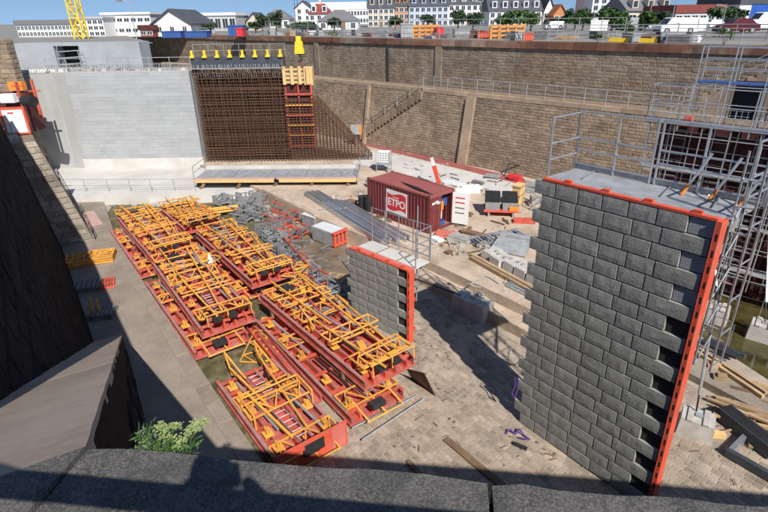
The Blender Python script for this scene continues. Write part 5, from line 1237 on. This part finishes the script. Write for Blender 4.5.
def block_row():
    a, c = at(474,261,ZT), at(545,298,ZT); d = c-a; n_ = 6; nn = V(-d.y, d.x, 0).normalized(); a = a+nn*.9; ang_ = math.atan2(d.y, d.x); r = random.Random(2)
    for i in range(n_):
        w = d.length/n_; p = a+d*((i+.5)/n_)+nn*r.uniform(-.1,.1); t = thing('ballast_block', ['first','second','third','fourth','fifth','sixth'][i]+' pale concrete block from the left in the row behind the timber beams', 'concrete block', p, ang_+r.uniform(-.06,.06), 'concrete ballast blocks'); x, y, h = w*.47, .55, .62
        b = MB(); b.hexa([(-x,-y,0),(x,-y,0),(x,y,0),(-x,y,0),(-x+.05,-y+.06,h),(x-.05,-y+.06,h-.03),(x-.05,y-.06,h),(-x+.05,y-.06,h+.02)]); b.build('body', 'ballast', t)
        for q in (-.3,.3): MB().b2((q*w-.07,-.1,h-.02),(q*w+.07,.1,h+.06)).build('lifting_loop', 'zinc_dull', t)
block_row()
p = at(512,250,ZT); b = MB(); b.hexa([(-1.2,-.7,.05),(1.0,-.8,.05),(1.1,.7,.75),(-.9,.8,.75),(-1.2,-.7,.1),(1.0,-.8,.1),(1.1,.7,.8),(-.9,.8,.8)]); b.box((.2,.5,.36),(1.4,.3,.7)); one(b, 'sheet_metal', 'zinc_dull', 'flat grey sheet tilted on a pile behind the concrete blocks', 'panel', p, -.5)
p = at(498,240,ZT); t = thing('mesh_deck', 'blue grey scaffold deck with open grid lying on the terrace', 'deck', p, .35)
for y in (-.6,.6): MB().b2((-1.9,y-.05,.1),(1.9,y+.05,.28)).build('side_beam', 'zinc', t)
for i in range(14): MB().b2((-1.8+i*.27,-.55,.16),(-1.7+i*.27,.55,.22)).build('slat', 'blue_deck' if i % 3 == 0 else 'zinc_dull', t)
for x in (-1.6,1.5): MB().b2((x,-.6,0),(x+.15,.6,.098)).build('bearer', 'timber_dark', t)
p = at(500,214,ZT); t = thing('tool_bins', 'two black topped grey bins on a low orange stand behind the container', 'bins', p, -.15)
b = MB(); b.b2((-1.2,-.75,.38),(1.2,.75,.5)); b.build('chassis', 'red_bright', t)
for i, x in enumerate((-.6,.6)):
    bn_ = MB(); bn_.hexa([(x-.5,-.6,.5),(x+.5,-.6,.5),(x+.5,.65,.5),(x-.5,.65,.5),(x-.52,-.45,1.05),(x+.52,-.45,1.05),(x+.52,.65,1.45),(x-.52,.65,1.45)]); q = bn_.build('bin', 'mesh_grey', t)
    MB().hexa([(x-.54,-.5,1.06),(x+.54,-.5,1.06),(x+.54,.68,1.47),(x-.54,.68,1.47),(x-.54,-.5,1.12),(x+.54,-.5,1.12),(x+.54,.68,1.53),(x-.54,.68,1.53)]).build('lid', 'black', q)
MB().b2((.55,-.72,.5),(1.2,-.62,.8)).build('side_board', 'orange', t)
for x in (-.9,.8): MB().b2((x,-.7,0),(x+.12,.7,.378)).build('trestle', 'zinc_dull', t)
p = at(517,206,ZT); t = thing('plywood_crate', 'upright pale plywood crate beside the black topped bins', 'crate', p, -.6)
MB().b2((-.3,-.5,.1),(.3,.5,1.7)).build('crate_side', 'formwood', t)
for z in (.2,.9,1.55): MB().b2((-.34,-.54,z),(.34,.54,z+.1)).build('batten', 'timber', t)
MB().b2((-.3,-.5,0),(.3,.5,.1)).build('skid', 'timber_dark', t)
# muddy floor: grey box with red stand, red frames, crates
p = at(330,242,.05); t = thing('grey_skip', 'grey metal box with an orange red stand at its end on the muddy floor', 'box', p, -.72)
b = MB(); b.hexa([(-1.2,-.5,.05),(.8,-.5,.05),(.8,.6,.05),(-1.2,.6,.05),(-1.25,-.55,.95),(.85,-.55,1.0),(.85,.65,1.0),(-1.25,.65,.95)]); b.build('box_body', 'zinc_dull', t); MB().b2((-1.2,-.5,1.0),(.8,.6,1.06)).build('lid', 'tarp', t)
for i in range(4): MB().b2((.9,-.55+i*.36,0),(1.05,-.42+i*.36,1.05)).build('stand_post', 'red_bright', t)
MB().b2((.88,-.6,.95),(1.1,.75,1.08)).build('stand_bar', 'red_bright', t); MB().b2((.88,-.6,.1),(1.1,.75,.2)).build('stand_bar', 'red_bright', t)
p = at(314,226,.05); t = thing('grey_skip', 'smaller grey metal box behind the one with the red stand', 'box', p, -.72); MB().b2((-.7,-.5,.05),(.7,.5,.9)).build('box_body', 'zinc_dull', t); MB().b2((-.73,-.53,.9),(.73,.53,.97)).build('lid', 'tarp', t)
def frame_unit(p, rz, label, big=1., red='red_bright', panel=True, grp='red and grey formwork frames'):
    t = thing('shutter_frame', label, 'frame', p, rz, grp); w, d, h = 1.35*big, .95*big, .85*big
    for i in (-1,1):
        for j in (-1,1): MB().b2((i*w/2-.04,j*d/2-.04,0),(i*w/2+.04,j*d/2+.04,h)).build('post', 'zinc', t)
    for z in (.12,h-.05):
        for j in (-1,1): MB().b2((-w/2,j*d/2-.035,z),(w/2,j*d/2+.035,z+.08)).build('side_rail', red, t)
    rf_ = random.Random(int(p[0]*31+p[1]*17)); t.rotation_euler.x = rf_.uniform(-.12,.12); t.rotation_euler.y = rf_.uniform(-.12,.12)
    for k in range(4): MB().b2((-w/2+k*w/4+.05,-d/2,.22),(-w/2+k*w/4+.16,d/2,.29)).build('floor_bar', red if k % 2 else 'zinc', t)
    for j in (-1,1): MB().beam((-w/2,j*d/2,.15),(w/2,j*d/2,h-.1),.05).build('diagonal', 'zinc', t); MB().beam((-w/2,j*d/2,h*.55),(w/2,j*d/2,h*.55),.05).build('mid_rail', 'zinc', t)
    for i in (-1,1): MB().beam((i*w/2,-d/2,h-.03),(i*w/2,d/2,h-.03),.06).build('end_rail', 'zinc', t)
    if panel: MB().b2((-w*.3,-d/2-.08,.1),(w*.3,-d/2-.045,h*.95)).build('panel', 'zinc_dull', t)
    return t
for i, (px, py, rz, lb_, bg_, rd_) in enumerate([(281,212,-.6,'red topped frame beside the kerb, farthest of the group','1',1),(290,222,-.7,'red frame at the edge of the muddy floor','1',1),(288,240,-.5,'grey and red frame with a white panel facing the camera','1',1),
  (262,204,-.6,'grey cage frame at the head of the orange stacks','1',0),(247,206,-.6,'grey cage frame left of the other cages','1',0),(272,224,-.8,'red and grey frame lying between cages','1',1),(258,218,-.6,'grey frame wedged between the orange stack and the red frames','1',0),(266,236,-.8,'grey frame nearest the orange stack end','1',0),(278,250,-.8,'grey frame leaning over the muddy floor','1',0),(232,203,-.6,'grey cage frame farthest left behind the orange stacks','1',0),(245,222,-.5,'dull grey frame behind the far right stack','1',0)]):
    frame_unit(at(px,py,.02), rz, lb_, [1.0,.95,1.05,1.25,1.1,.9,1.0,.95,.85,1.0,.9][i], 'red_bright' if rd_ else 'zinc_dull', i in (2,3,4,7,9))
t = thing('yellow_tube_bundle', 'bundle of yellow tubes lying at the far end of the orange stacks', 'tubes', at(222,213,.32), .35)
for i in range(6): MB().tube((-1.3,(i%3)*.2,.1+(i//3)*.2),(1.3,(i%3)*.2+.05,.1+(i//3)*.2),.09,7).build('tube', 'yellow', t)
for x in (-1,1): MB().b2((x-.1,-.2,-.32),(x+.1,.7,.02)).build('bearer', 'timber_dark', t)
# long guard rail units between stack and muddy floor
a, c = at(283,238,.9), at(313,272,.9)
t = thing('guard_rail_unit', 'long red topped grey guard rail leaning along the orange stack', 'railing', V(a.x,a.y,0)); d = V(c.x-a.x,c.y-a.y,0)
MB().beam(V(0,0,1.0), d+V(0,0,1.0), .09).build('rail', 'red', t); MB().beam(V(0,0,.55), d+V(0,0,.55), .07).build('rail', 'zinc', t)
for i in range(6): MB().beam(d*(i/5), d*(i/5)+V(0,0,1.0), .06).build('post', 'zinc', t)
for i in range(4):
    p = at(300+i*9, 268+i*9, .02); frame_unit(p, -.9, ['grey bracket frame beside the long red rail','grey bracket frame, second towards the low block panel','grey bracket frame near the low block panel','grey bracket frame touching the low block panel'][i], .9, 'zinc_dull' if i % 2 else 'red', i == 1)
p = at(336,278,.06); t = thing('timber_skid', 'small pale timber frame lying on the floor left of the low block panel', 'frame', p, -.4)
for a, c in (((-.6,-.5,0),(.6,-.42,.08)),((-.6,.42,0),(.6,.5,.08)),((-.6,-.42,0),(-.52,.42,.08)),((.52,-.42,0),(.6,.42,.08)),((-.04,-.42,0),(.04,.42,.08))): MB().b2(a, c).build('bar', 'timber', t)
# sheets and clutter on the slab behind the container
rc = random.Random(5)
for i, (px, py, w, d, h, m_, lb_) in enumerate([(452,184,2.0,1.2,.15,'tarp','white sheet spread on the slab behind the container'),(470,192,1.6,1.0,.5,'white','white wrapped pile behind the open container door'),(462,200,1.0,.8,.9,'white','white bag standing beside the open container door'),(492,178,1.4,.8,.3,'zinc_dull','grey sheets on the slab below the far wall'),(478,184,1.2,.5,.25,'mesh_grey','dark heap of cable on the pale slab'),(515,180,1.2,.8,.45,'sign_red','red bundle at the end of the red strip'),(530,192,1.0,.7,.8,'zinc_dull','grey cabinet behind the tall block panel'),(537,205,1.2,.8,.7,'rubble','grey stone lump left of the tall block panel'),(524,222,1.6,.7,.2,'red','red channel lying before the plywood crate'),(446,236,1.4,.8,.25,'red_plate','pink red bags near the container corner'),(460,240,1.6,1.0,.3,'rubble','rubble heap in front of the container door'),(437,242,.8,.6,.3,'white','white bag at the foot of the container corner'),(474,236,1.6,.6,.25,'timber_dark','brown boards in front of the container door'),(394,190,1.2,.8,.5,'tarp','pale wrapped pile left behind the container'),(372,186,1.0,.6,.5,'mesh_grey','dark machine part beside the tote stand'),(352,205,.9,.5,.4,'timber_dark','brown timber offcuts left of the black drums')]):
    b = MB(); n_ = 3
    for k in range(n_): b.box((rc.uniform(-.08,.08),rc.uniform(-.05,.05),h*(k+.5)/n_),(w*rc.uniform(.75,1),d*rc.uniform(.75,1),h/n_*.96),rc.uniform(-.12,.12),rc.random())
    one(b, 'site_pile', m_, lb_, 'material pile', at(px,py,ZT+.02), rc.uniform(-.9,.2))
t = thing('bent_tube_frame', 'black bent tube frame leaning against the foot of the far wall', 'frame', at(520,176,ZT))
for a, c in (((-1.4,0,0),(-1,.3,1.1)),((-1,.3,1.1),(1.2,.2,.7)),((1.2,.2,.7),(1.6,-.4,0)),((1.2,.2,.7),(1.9,.6,.9))): MB().tube(a, c, .05, 6).build('tube', 'black', t)
mk = MB()
for i, (px, py) in enumerate(((497,161),(503,163))):
    s_ = V(*at(px,py,2)).dot(BX); mk.hexa([wp(s_-.22,OB+.0+.2-.12+.02,1.6),wp(s_+.22,OB+.2-.10,1.6),wp(s_+.22,OB+.3,1.6),wp(s_-.22,OB+.3,1.6),wp(s_-.22,OB+.2+.02,2.7),wp(s_+.22,OB+.2+.02,2.7),wp(s_+.22,OB+.5,2.7),wp(s_-.22,OB+.5,2.7)])
# ---- bottom right: lumber, black beam, frames
rl_ = random.Random(12)
for i in range(15):
    px = 706+rl_.uniform(0,36); py = 372+i*3.0+rl_.uniform(-3,3); a = at(px,py,.05+.06*(i%3)); L_ = rl_.uniform(1.6,3.2); an = -.62+rl_.uniform(-.25,.2); w_ = rl_.choice((.12,.16,.22))
    b = MB(); b.beam((0,0,w_*.4),(L_*math.cos(an),L_*math.sin(an),w_*.4+rl_.uniform(0,.25)),w_,w_*.7)
    one(b, 'timber_plank', rl_.choice(('timber','timber','timber_dark')), (['uppermost','second highest','third highest','fourth from the top','fifth from the top','sixth from the top','seventh from the top','middle','ninth from the top','tenth from the top','fifth from the bottom','fourth from the bottom','third from the bottom','second from the bottom','lowest'][i]+(' thick' if w_ > .2 else ' thin' if w_ < .14 else '')+' weathered timber of the untidy pile beside the green pool'), 'plank', a, 0, 'timbers in the pile by the pool')
for i, (px, py) in enumerate(((712,372),(718,384))):
    b = MB(); b.box((0,0,.2),(.5,.35,.4)); b.box((.05,0,.45),(.35,.3,.1)); one(b, 'timber_block', 'timber', ['stubby timber block at the head of the lumber pile','second stubby timber block just below the first in the lumber pile'][i], 'timber', at(px,py,.05), -.4)
a, c = at(724,412,.3), at(776,452,.3); t = thing('black_box_beam', 'black steel box beam lying beside the timber pile', 'beam', a); d = c-a; nn = V(-d.y,d.x,0).normalized()
MB().beam(V(0,0,0), d, .62, .5).build('box_section', 'slate_beam', t); MB().beam(V(0,0,.252), d+V(0,0,.252), .5, .02).build('top_plate', 'black', t); MB().beam(d*-.01, d*.004, .7, .56).build('end_plate', 'black', t)
b = MB(); b.box((0,0,.1),(.42,.2,.2)); b.box((0,0,.21),(.36,.16,.03)); one(b, 'wood_block', 'formwood', 'small yellow wood block on the paving by the black beam', 'wood block', at(718,437,.03), -.2)
t = thing('steel_cradle', 'grey steel U shaped frame lying at the lower right edge on the paving', 'frame', at(724,456,.05), -.95)
for a, c, m_ in (((0,0,0),(3.2,.18,.3),'slate_beam'),((0,1.35,0),(3.2,1.5,.3),'slate_beam'),((0,.18,.02),(.16,1.35,.26),'zinc'),((1.4,.18,.05),(1.55,1.35,.2),'alu'),((2.3,.18,.05),(2.5,1.35,.2),'alu')): MB().b2(a, c).build('beam', m_, t)
beams((701,343),(738,360),.34,5,'slate_beam','bundle of blue grey steel bars on the ledge by the pool','steel bars',.07,.13,2,'bar')
beams((694,352),(760,396),.33,2,'timber','two brown planks along the stone ledge by the pool','planks',.16,.3,1,'plank')
# pieces on the paving
for (a, c, w_, lb_) in (((446,439),(512,494),.26,'long brown plank lying on the paving at the bottom centre'),((408,461),(436,492),.16,'short brown plank half in the quay shadow at the bottom centre')):
    p, q = at(*a,.06), at(*c,.06); b = MB(); b.beam((0,0,0), q-p, w_, .07); one(b, 'timber_plank', 'timber_dark', lb_, 'plank', p)
def ribbon(pts, w_, label, p0):
    b = MB()
    for a, c in zip(pts[:-1], pts[1:]): b.beam(a, c, w_, .03, (.2,.1,1))
    one(b, 'purple_sling', 'purple', label, 'lifting sling', p0, 0, 'purple lifting slings')
p = at(516,436,.04); ribbon([(-.35,.1,0),(-.2,.22,.12),(0,.05,.04),(.15,.2,.15),(.3,-.05,.05),(.45,-.2,.02),(.25,-.25,.08),(.05,-.1,.03)], .06, 'purple lifting sling heaped on the paving left of the tall block panel', p)
p = V(5.0,15.0,2.0)+mm@V(-.30,-.09,0); ribbon([(0,0,0),(.06,.0,-.35),(-.04,0,-.7),(.08,-.02,-.95),(.16,0,-.5),(.14,0,-.05)], .09, 'purple lifting sling hanging on the left edge of the tall block panel', p)
b = MB(); b.box((0,0,.05),(.5,.12,.08),-.6); one(b, 'rubber_strip', 'rubber', 'short black strip on the paving below the purple sling', 'strip', at(520,447,.03))
p = at(210,262,1.55); b = MB(); b.tube((0,0,0),(.02,0,.55),.2,10,.02); one(b, 'white_cone', 'white', 'white paper cone standing on the middle of the orange stacks', 'cone', p)
# ---- left walkway things
def grate(px, py, z, rz, label, n_=3, m_='yellow'):
    t = thing('grating_stack', label, 'frame stack', at(px,py,z), rz, 'stacks of yellow grating frames')
    for k in range(n_):
        z0 = k*.15; b = 1.35; fr = MB()
        for a, c in (((-b/2,-b/2),(b/2,-b/2)),((b/2,-b/2),(b/2,b/2)),((b/2,b/2),(-b/2,b/2)),((-b/2,b/2),(-b/2,-b/2))): fr.beam((*a,z0+.06),(*c,z0+.06),.1)
        o = fr.build('frame', m_, t)
        if k == n_-1:
            for i in range(1,4): MB().beam((-b/2+i*b/4,-b/2,z0+.06),(-b/2+i*b/4,b/2,z0+.06),.06).build('bar', m_, o); MB().beam((-b/2,-b/2+i*b/4,z0+.065),(b/2,-b/2+i*b/4,z0+.065),.05).build('bar', m_, o)
            MB().beam((-b/2,-b/2,z0+.07),(b/2,b/2,z0+.07),.05).build('bar', m_, o)
    return t
grate(80,263,.32,.38,'yellow grating frames stacked on the walkway, the pile nearer the black wall'); grate(103,259,.32,.3,'yellow grating frames stacked on the walkway, the pile nearer the orange stacks')
def pallet(px, py, z, rz, m_, label, layers=2, w=1.5, d=1.1, name='pallet'):
    t = thing(name, label, 'pallet', at(px,py,z), rz, 'pallets on the walkway')
    for L_ in range(layers):
        for i in range(6): MB().b2((-w/2+i*w/6+.02,-d/2,.1+L_*.16),(-w/2+(i+1)*w/6-.03,d/2,.13+L_*.16)).build('board', m_, t)
        for y in (-d/2,-.05,d/2-.1): MB().b2((-w/2,y,L_*.16),(w/2,y+.1,.098+L_*.16)).build('bearer', m_, t)
    return t
pallet(88,288,.32,.35,'mesh_grey','dark grey pallets beside the black wall on the walkway'); pallet(107,284,.32,.45,'red','red slatted pallet beside the dark grey one',1,.9,1.3)
pallet(103,315,.32,.2,'mesh_grey','dark metal frame pallet half in the shade below the red pallet',2,1.2,1.0)
b = MB(); b.beam((0,0,0),(-.1,.2,1.1),.1); b.beam((.3,.1,0),(.15,.3,1.0),.1); one(b, 'yellow_clamp', 'yellow', 'two yellow clamps leaning on the shaded pallet by the black wall', 'clamp', at(95,318,.32))
b = MB(); b.tube((-.22,0,.12),(.22,.05,.12),.12,9); b.tube((.22,.05,.12),(.34,.07,.12),.05,7); one(b, 'white_canister', 'white', 'white plastic canister on the walkway by the buttress foot', 'canister', at(80,241,.32), -.8)
p_ = at(86,220,.31); b = MB(); b.box((0,0,.03),(3.6,1.7,.06)); b.box((.3,.1,.075),(2.6,1.1,.03)); one(b, 'plywood_sheet', 'rose_panel', 'rose brown boards laid on the far end of the walkway', 'board', p_, SANG)
# ---- plants at the coping
def umbel_plant(p, label, n_, h, spread, seed, leafm='leaf_grey', heads=True):
    r = random.Random(seed); t = thing('coping_plant', label, 'plant', p, 0, 'plants growing out of the quay wall'); st = MB(); hd_ = MB(); lv = MB()
    for k in range(n_):
        a = r.uniform(-1,1); e = V(a*spread, r.uniform(.0,.22)*spread+.02, h*r.uniform(.5,1)); m1 = e*.5+V(r.uniform(-.02,.02),0,.03)
        st.tube((a*spread*.15,0,-.15), m1, .004, 5, .003); st.tube(m1, e, .003, 5, .002)
        if heads:
            for q in range(6):
                f = e+V(r.gauss(0,.020),r.gauss(0,.020),.012+r.uniform(-.006,.008)); st.tube(e-V(0,0,.02), f, .0018, 4)
                for w in range(11):
                    g_ = f+V(r.gauss(0,.010),r.gauss(0,.010),r.gauss(0,.003)); s_ = r.uniform(.004,.008); hd_.poly([g_+V(-s_,0,0),g_+V(0,-s_,.002),g_+V(s_,0,0),g_+V(0,s_,.002)], r.random())
        for q in range(26):
            c = V(a*spread*.15,0,-.15).lerp(e, r.uniform(.15,.9))+V(r.gauss(0,.025),r.gauss(0,.02),r.gauss(0,.02)); s_ = r.uniform(.012,.028); u = Vector((r.gauss(0,1),r.gauss(0,1),r.gauss(.4,.6))).normalized(); w = u.cross(V(r.gauss(0,1),r.gauss(0,1),1)).normalized()
            lv.poly([c-u*s_, c-w*s_*.28, c+u*s_, c+w*s_*.28], r.random())
    st.build('stem', 'leaf', t); lv.build('leaves', leafm, t)
    if heads: hd_.build('flower_heads', 'umbel', t, kind='stuff')
gx = cop[0].lerp(cop[1], .78)
umbel_plant(at(172,452,ZN-.05)+V(0,.05,-.10), 'plant with pale green flat flower heads at the edge of the coping', 7, .165, .11, 3, 'leaf')
umbel_plant(at(136,450,ZN-.05)+V(0,.06,-.1), 'grey green feathery plant growing from the wall left of the flowering one', 13, .20, .085, 8, 'leaf_grey', False)
umbel_plant(at(150,452,ZN-.05)+V(0,.04,-.12), 'short leafy green plant between the flowering plant and the grey one', 9, .16, .10, 15, 'leaf', False)
# ---- railing in front of the viewer (below the frame); it throws the shadow on the coping
def near_rail():
    base = [P_c(x) for x in (-3.2,-1.6,.75,2.6,4.6)]
P_c = lambda x, y=-1.28, z=0.: cop[1]+cd_*x+cN*y+V(0,0,z)
nr = thing('quay_guardrail', 'dark steel guardrail along the near coping where the viewer stands', 'railing', P_c(0))
for z, r_2 in ((1.12,.052),(.58,.025)): MB().tube(cd_*-4+V(0,0,z), cd_*9+V(0,0,z), r_2, 8).build('rail', 'black', nr)
for x in (-3.2,-1.5,2.0,4.2,6.6): MB().tube(cd_*x, cd_*x+V(0,0,1.12), .03, 8).build('post', 'black', nr)
# ---- small debris, too many to count
rd_ = random.Random(31)
def scatter(polys, z, n_, m_, name, label, smin, smax, flat=.5):
    b = MB()
    for _ in range(n_):
        q = polys[rd_.randrange(len(polys))]; p = at(q[0]+rd_.gauss(0,q[2]), q[1]+rd_.gauss(0,q[3]), z); w = rd_.uniform(smin,smax)
        k = rd_.random()
        if k < .6: b.box((p.x,p.y,z+w*flat*.3),(w,w*rd_.uniform(.3,.9),w*flat*.6),rd_.uniform(0,3),rd_.random())
        else: a = rd_.uniform(0,3.1); b.beam((p.x,p.y,z+.04),(p.x+math.cos(a)*w*2.5,p.y+math.sin(a)*w*2.5,z+.04+rd_.uniform(0,.05)),w*.22,w*.16,tint=rd_.random())
    o = b.build(name, m_, None, kind='stuff'); o['label'] = label; o['category'] = 'debris'; return o
scatter([(470,243,22,5),(500,236,18,6),(440,248,14,5),(520,200,10,8),(480,190,25,5),(410,168,20,6),(350,200,18,5),(500,285,18,6)], ZT+.01, 170, 'rubble', 'rubble_debris', 'pale rubble scattered over the terrace around the container', .10, .38)
scatter([(465,248,25,5),(495,225,22,8),(390,215,16,5),(340,205,15,4),(480,180,25,4),(455,232,12,4)], ZT+.01, 90, 'timber_dark', 'wood_debris', 'splintered wood scattered over the terrace', .15, .5)
scatter([(300,248,14,8),(320,262,14,8),(270,225,12,8),(330,290,8,8),(250,210,14,4)], .04, 110, 'mesh_grey', 'metal_debris', 'small grey scrap lying between the frames on the muddy floor', .12, .42)
scatter([(290,250,12,10),(260,222,14,6),(320,275,10,8)], .04, 50, 'zinc', 'clip_debris', 'bright metal clips lying between the frames on the muddy floor', .12, .35)
scatter([(160,196,30,3),(215,196,25,3),(120,200,14,4)], .02, 90, 'rubble', 'apron_debris', 'broken concrete bits along the foot of the apron', .15, .5)
scatter([(470,400,50,40),(420,440,30,20),(600,440,40,20),(430,360,20,20),(540,450,25,12),(720,430,20,20)], .03, 120, 'timber_dark', 'paving_debris', 'small brown litter scattered over the stone paving', .03, .12)
scatter([(700,370,10,6),(730,395,14,8),(745,420,12,10),(760,440,8,8)], .06, 50, 'timber', 'offcut_debris', 'short timber offcuts around the lumber pile', .12, .4)
# ---- more grey frames among the stacks and the muddy floor
for i, (px, py, lb_) in enumerate([(222,205,'grey frame lying just right of the small middle stack'),(238,214,'grey frame beside the yellow tube bundle'),(252,212,'grey frame crossing the others left of the kerb'),(284,228,'red and grey frame before the white panelled one'),(300,236,'low red and grey frame beside the grey metal box'),(272,242,'grey frame pressed against the far right stack'),(290,258,'grey frame where the long red rail begins')]):
    frame_unit(at(px,py,.03), -.75+.25*math.sin(i*2.1), lb_, .9, 'red' if i in (3,4) else 'zinc_dull', i % 3 == 0)
# ---- the person taking the picture, standing at the rail behind the camera
def person(p, rz):
    t = thing('person', 'person in dark clothes at the near guardrail holding up a camera', 'person', p, rz)
    vs = [(0,0,.95),(0,.0,1.15),(0,-.02,1.36),(0,-.02,1.47),(0,.0,1.56),(0,.0,1.68)]
    rs = [(.17,.13),(.16,.12),(.19,.12),(.065,.065),(.085,.10),(.09,.105)]
    ed_ = [(i,i+1) for i in range(5)]
    for s_ in (-1,1):
        o = len(vs); vs += [(s_*.10,0,.86),(s_*.11,.02,.48),(s_*.11,-.01,.08),(s_*.12,.13,.045)]; rs += [(.095,.1),(.065,.07),(.048,.05),(.04,.035)]; ed_ += [(0,o),(o,o+1),(o+1,o+2),(o+2,o+3)]
        o = len(vs); vs += [(s_*.19,-.02,1.40),(s_*.30,.02,1.20),(s_*.14,.06,1.42),(s_*.09,.09,1.48)]; rs += [(.065,.065),(.048,.048),(.036,.036),(.038,.025)]; ed_ += [(2,o),(o,o+1),(o+1,o+2),(o+2,o+3)]
    me = bpy.data.meshes.new('body'); me.from_pydata(vs, ed_, []); o = bpy.data.objects.new('body', me); COL.objects.link(o); o.parent = t
    sm_ = o.modifiers.new('skin', 'SKIN')
    lay = me.skin_vertices[0] if me.skin_vertices else None
    if lay is None:
        import bmesh
        bm2 = bmesh.new(); bm2.from_mesh(me); bm2.verts.layers.skin.verify(); bm2.to_mesh(me); bm2.free(); lay = me.skin_vertices[0]
    for i, r_2 in enumerate(rs): lay.data[i].radius = r_2
    lay.data[0].use_root = True
    o.modifiers.new('sub', 'SUBSURF').render_levels = 2
    me.materials.append(M['slate_beam'])
    MB().b2((-.07,.08,1.44),(.07,.12,1.53)).build('camera_body', 'black', t); t.scale = (1.08,1.0,1.08)
person(V(-.06,-.16,ZN), 0)

# ---- loose brackets in the gaps between the stacks
for i, (px, py, z, L_, rz, lb_) in enumerate([(292,284,.5,2.3,.6,'loose yellow lattice bracket in the gap of the middle row of stacks'),(282,276,1.2,2.0,.35,'loose yellow lattice bracket bridging the far right stack end'),(240,362,.12,2.2,.5,'loose yellow lattice bracket lying on the moss before the short panel'),(262,318,.3,2.4,-.9,'loose yellow lattice bracket between the near left and near right stacks'),(255,352,.12,2.0,-.7,'loose yellow lattice bracket on the moss beside the near left stack end'),(196,262,1.6,2.2,.4,'loose yellow lattice bracket across the ends of the left stacks')]):
    o = truss_mb(L_, .75, 5, .036); o = one(o, 'lattice_bracket', 'yellow', lb_, 'bracket', at(px,py,z), rz-.6, 'loose lattice brackets'); o.rotation_euler.x = .12*(-1)**i; o.rotation_euler.y = -.15+.08*i
for i, (px, py, qx, qy, lb_, m_) in enumerate([(246,326,300,392,'long red channel lying in the gap beside the near right stack','red'),(262,338,318,404,'second long red channel nearer the short panel','red_faded'),(228,262,262,300,'red channel lying between the left and right rows of stacks','red_faded')]):
    a, c = at(px,py,.1), at(qx,qy,.1); b = MB(); d = c-a; nn = V(-d.y,d.x,0).normalized()*.16
    b.beam(V(0,0,.04), d+V(0,0,.04), .36, .05); b.beam(nn+V(0,0,.2), d+nn+V(0,0,.2), .05, .3); b.beam(-nn+V(0,0,.2), d-nn+V(0,0,.2), .05, .3)
    one(b, 'red_channel', m_, lb_, 'steel channel', a)
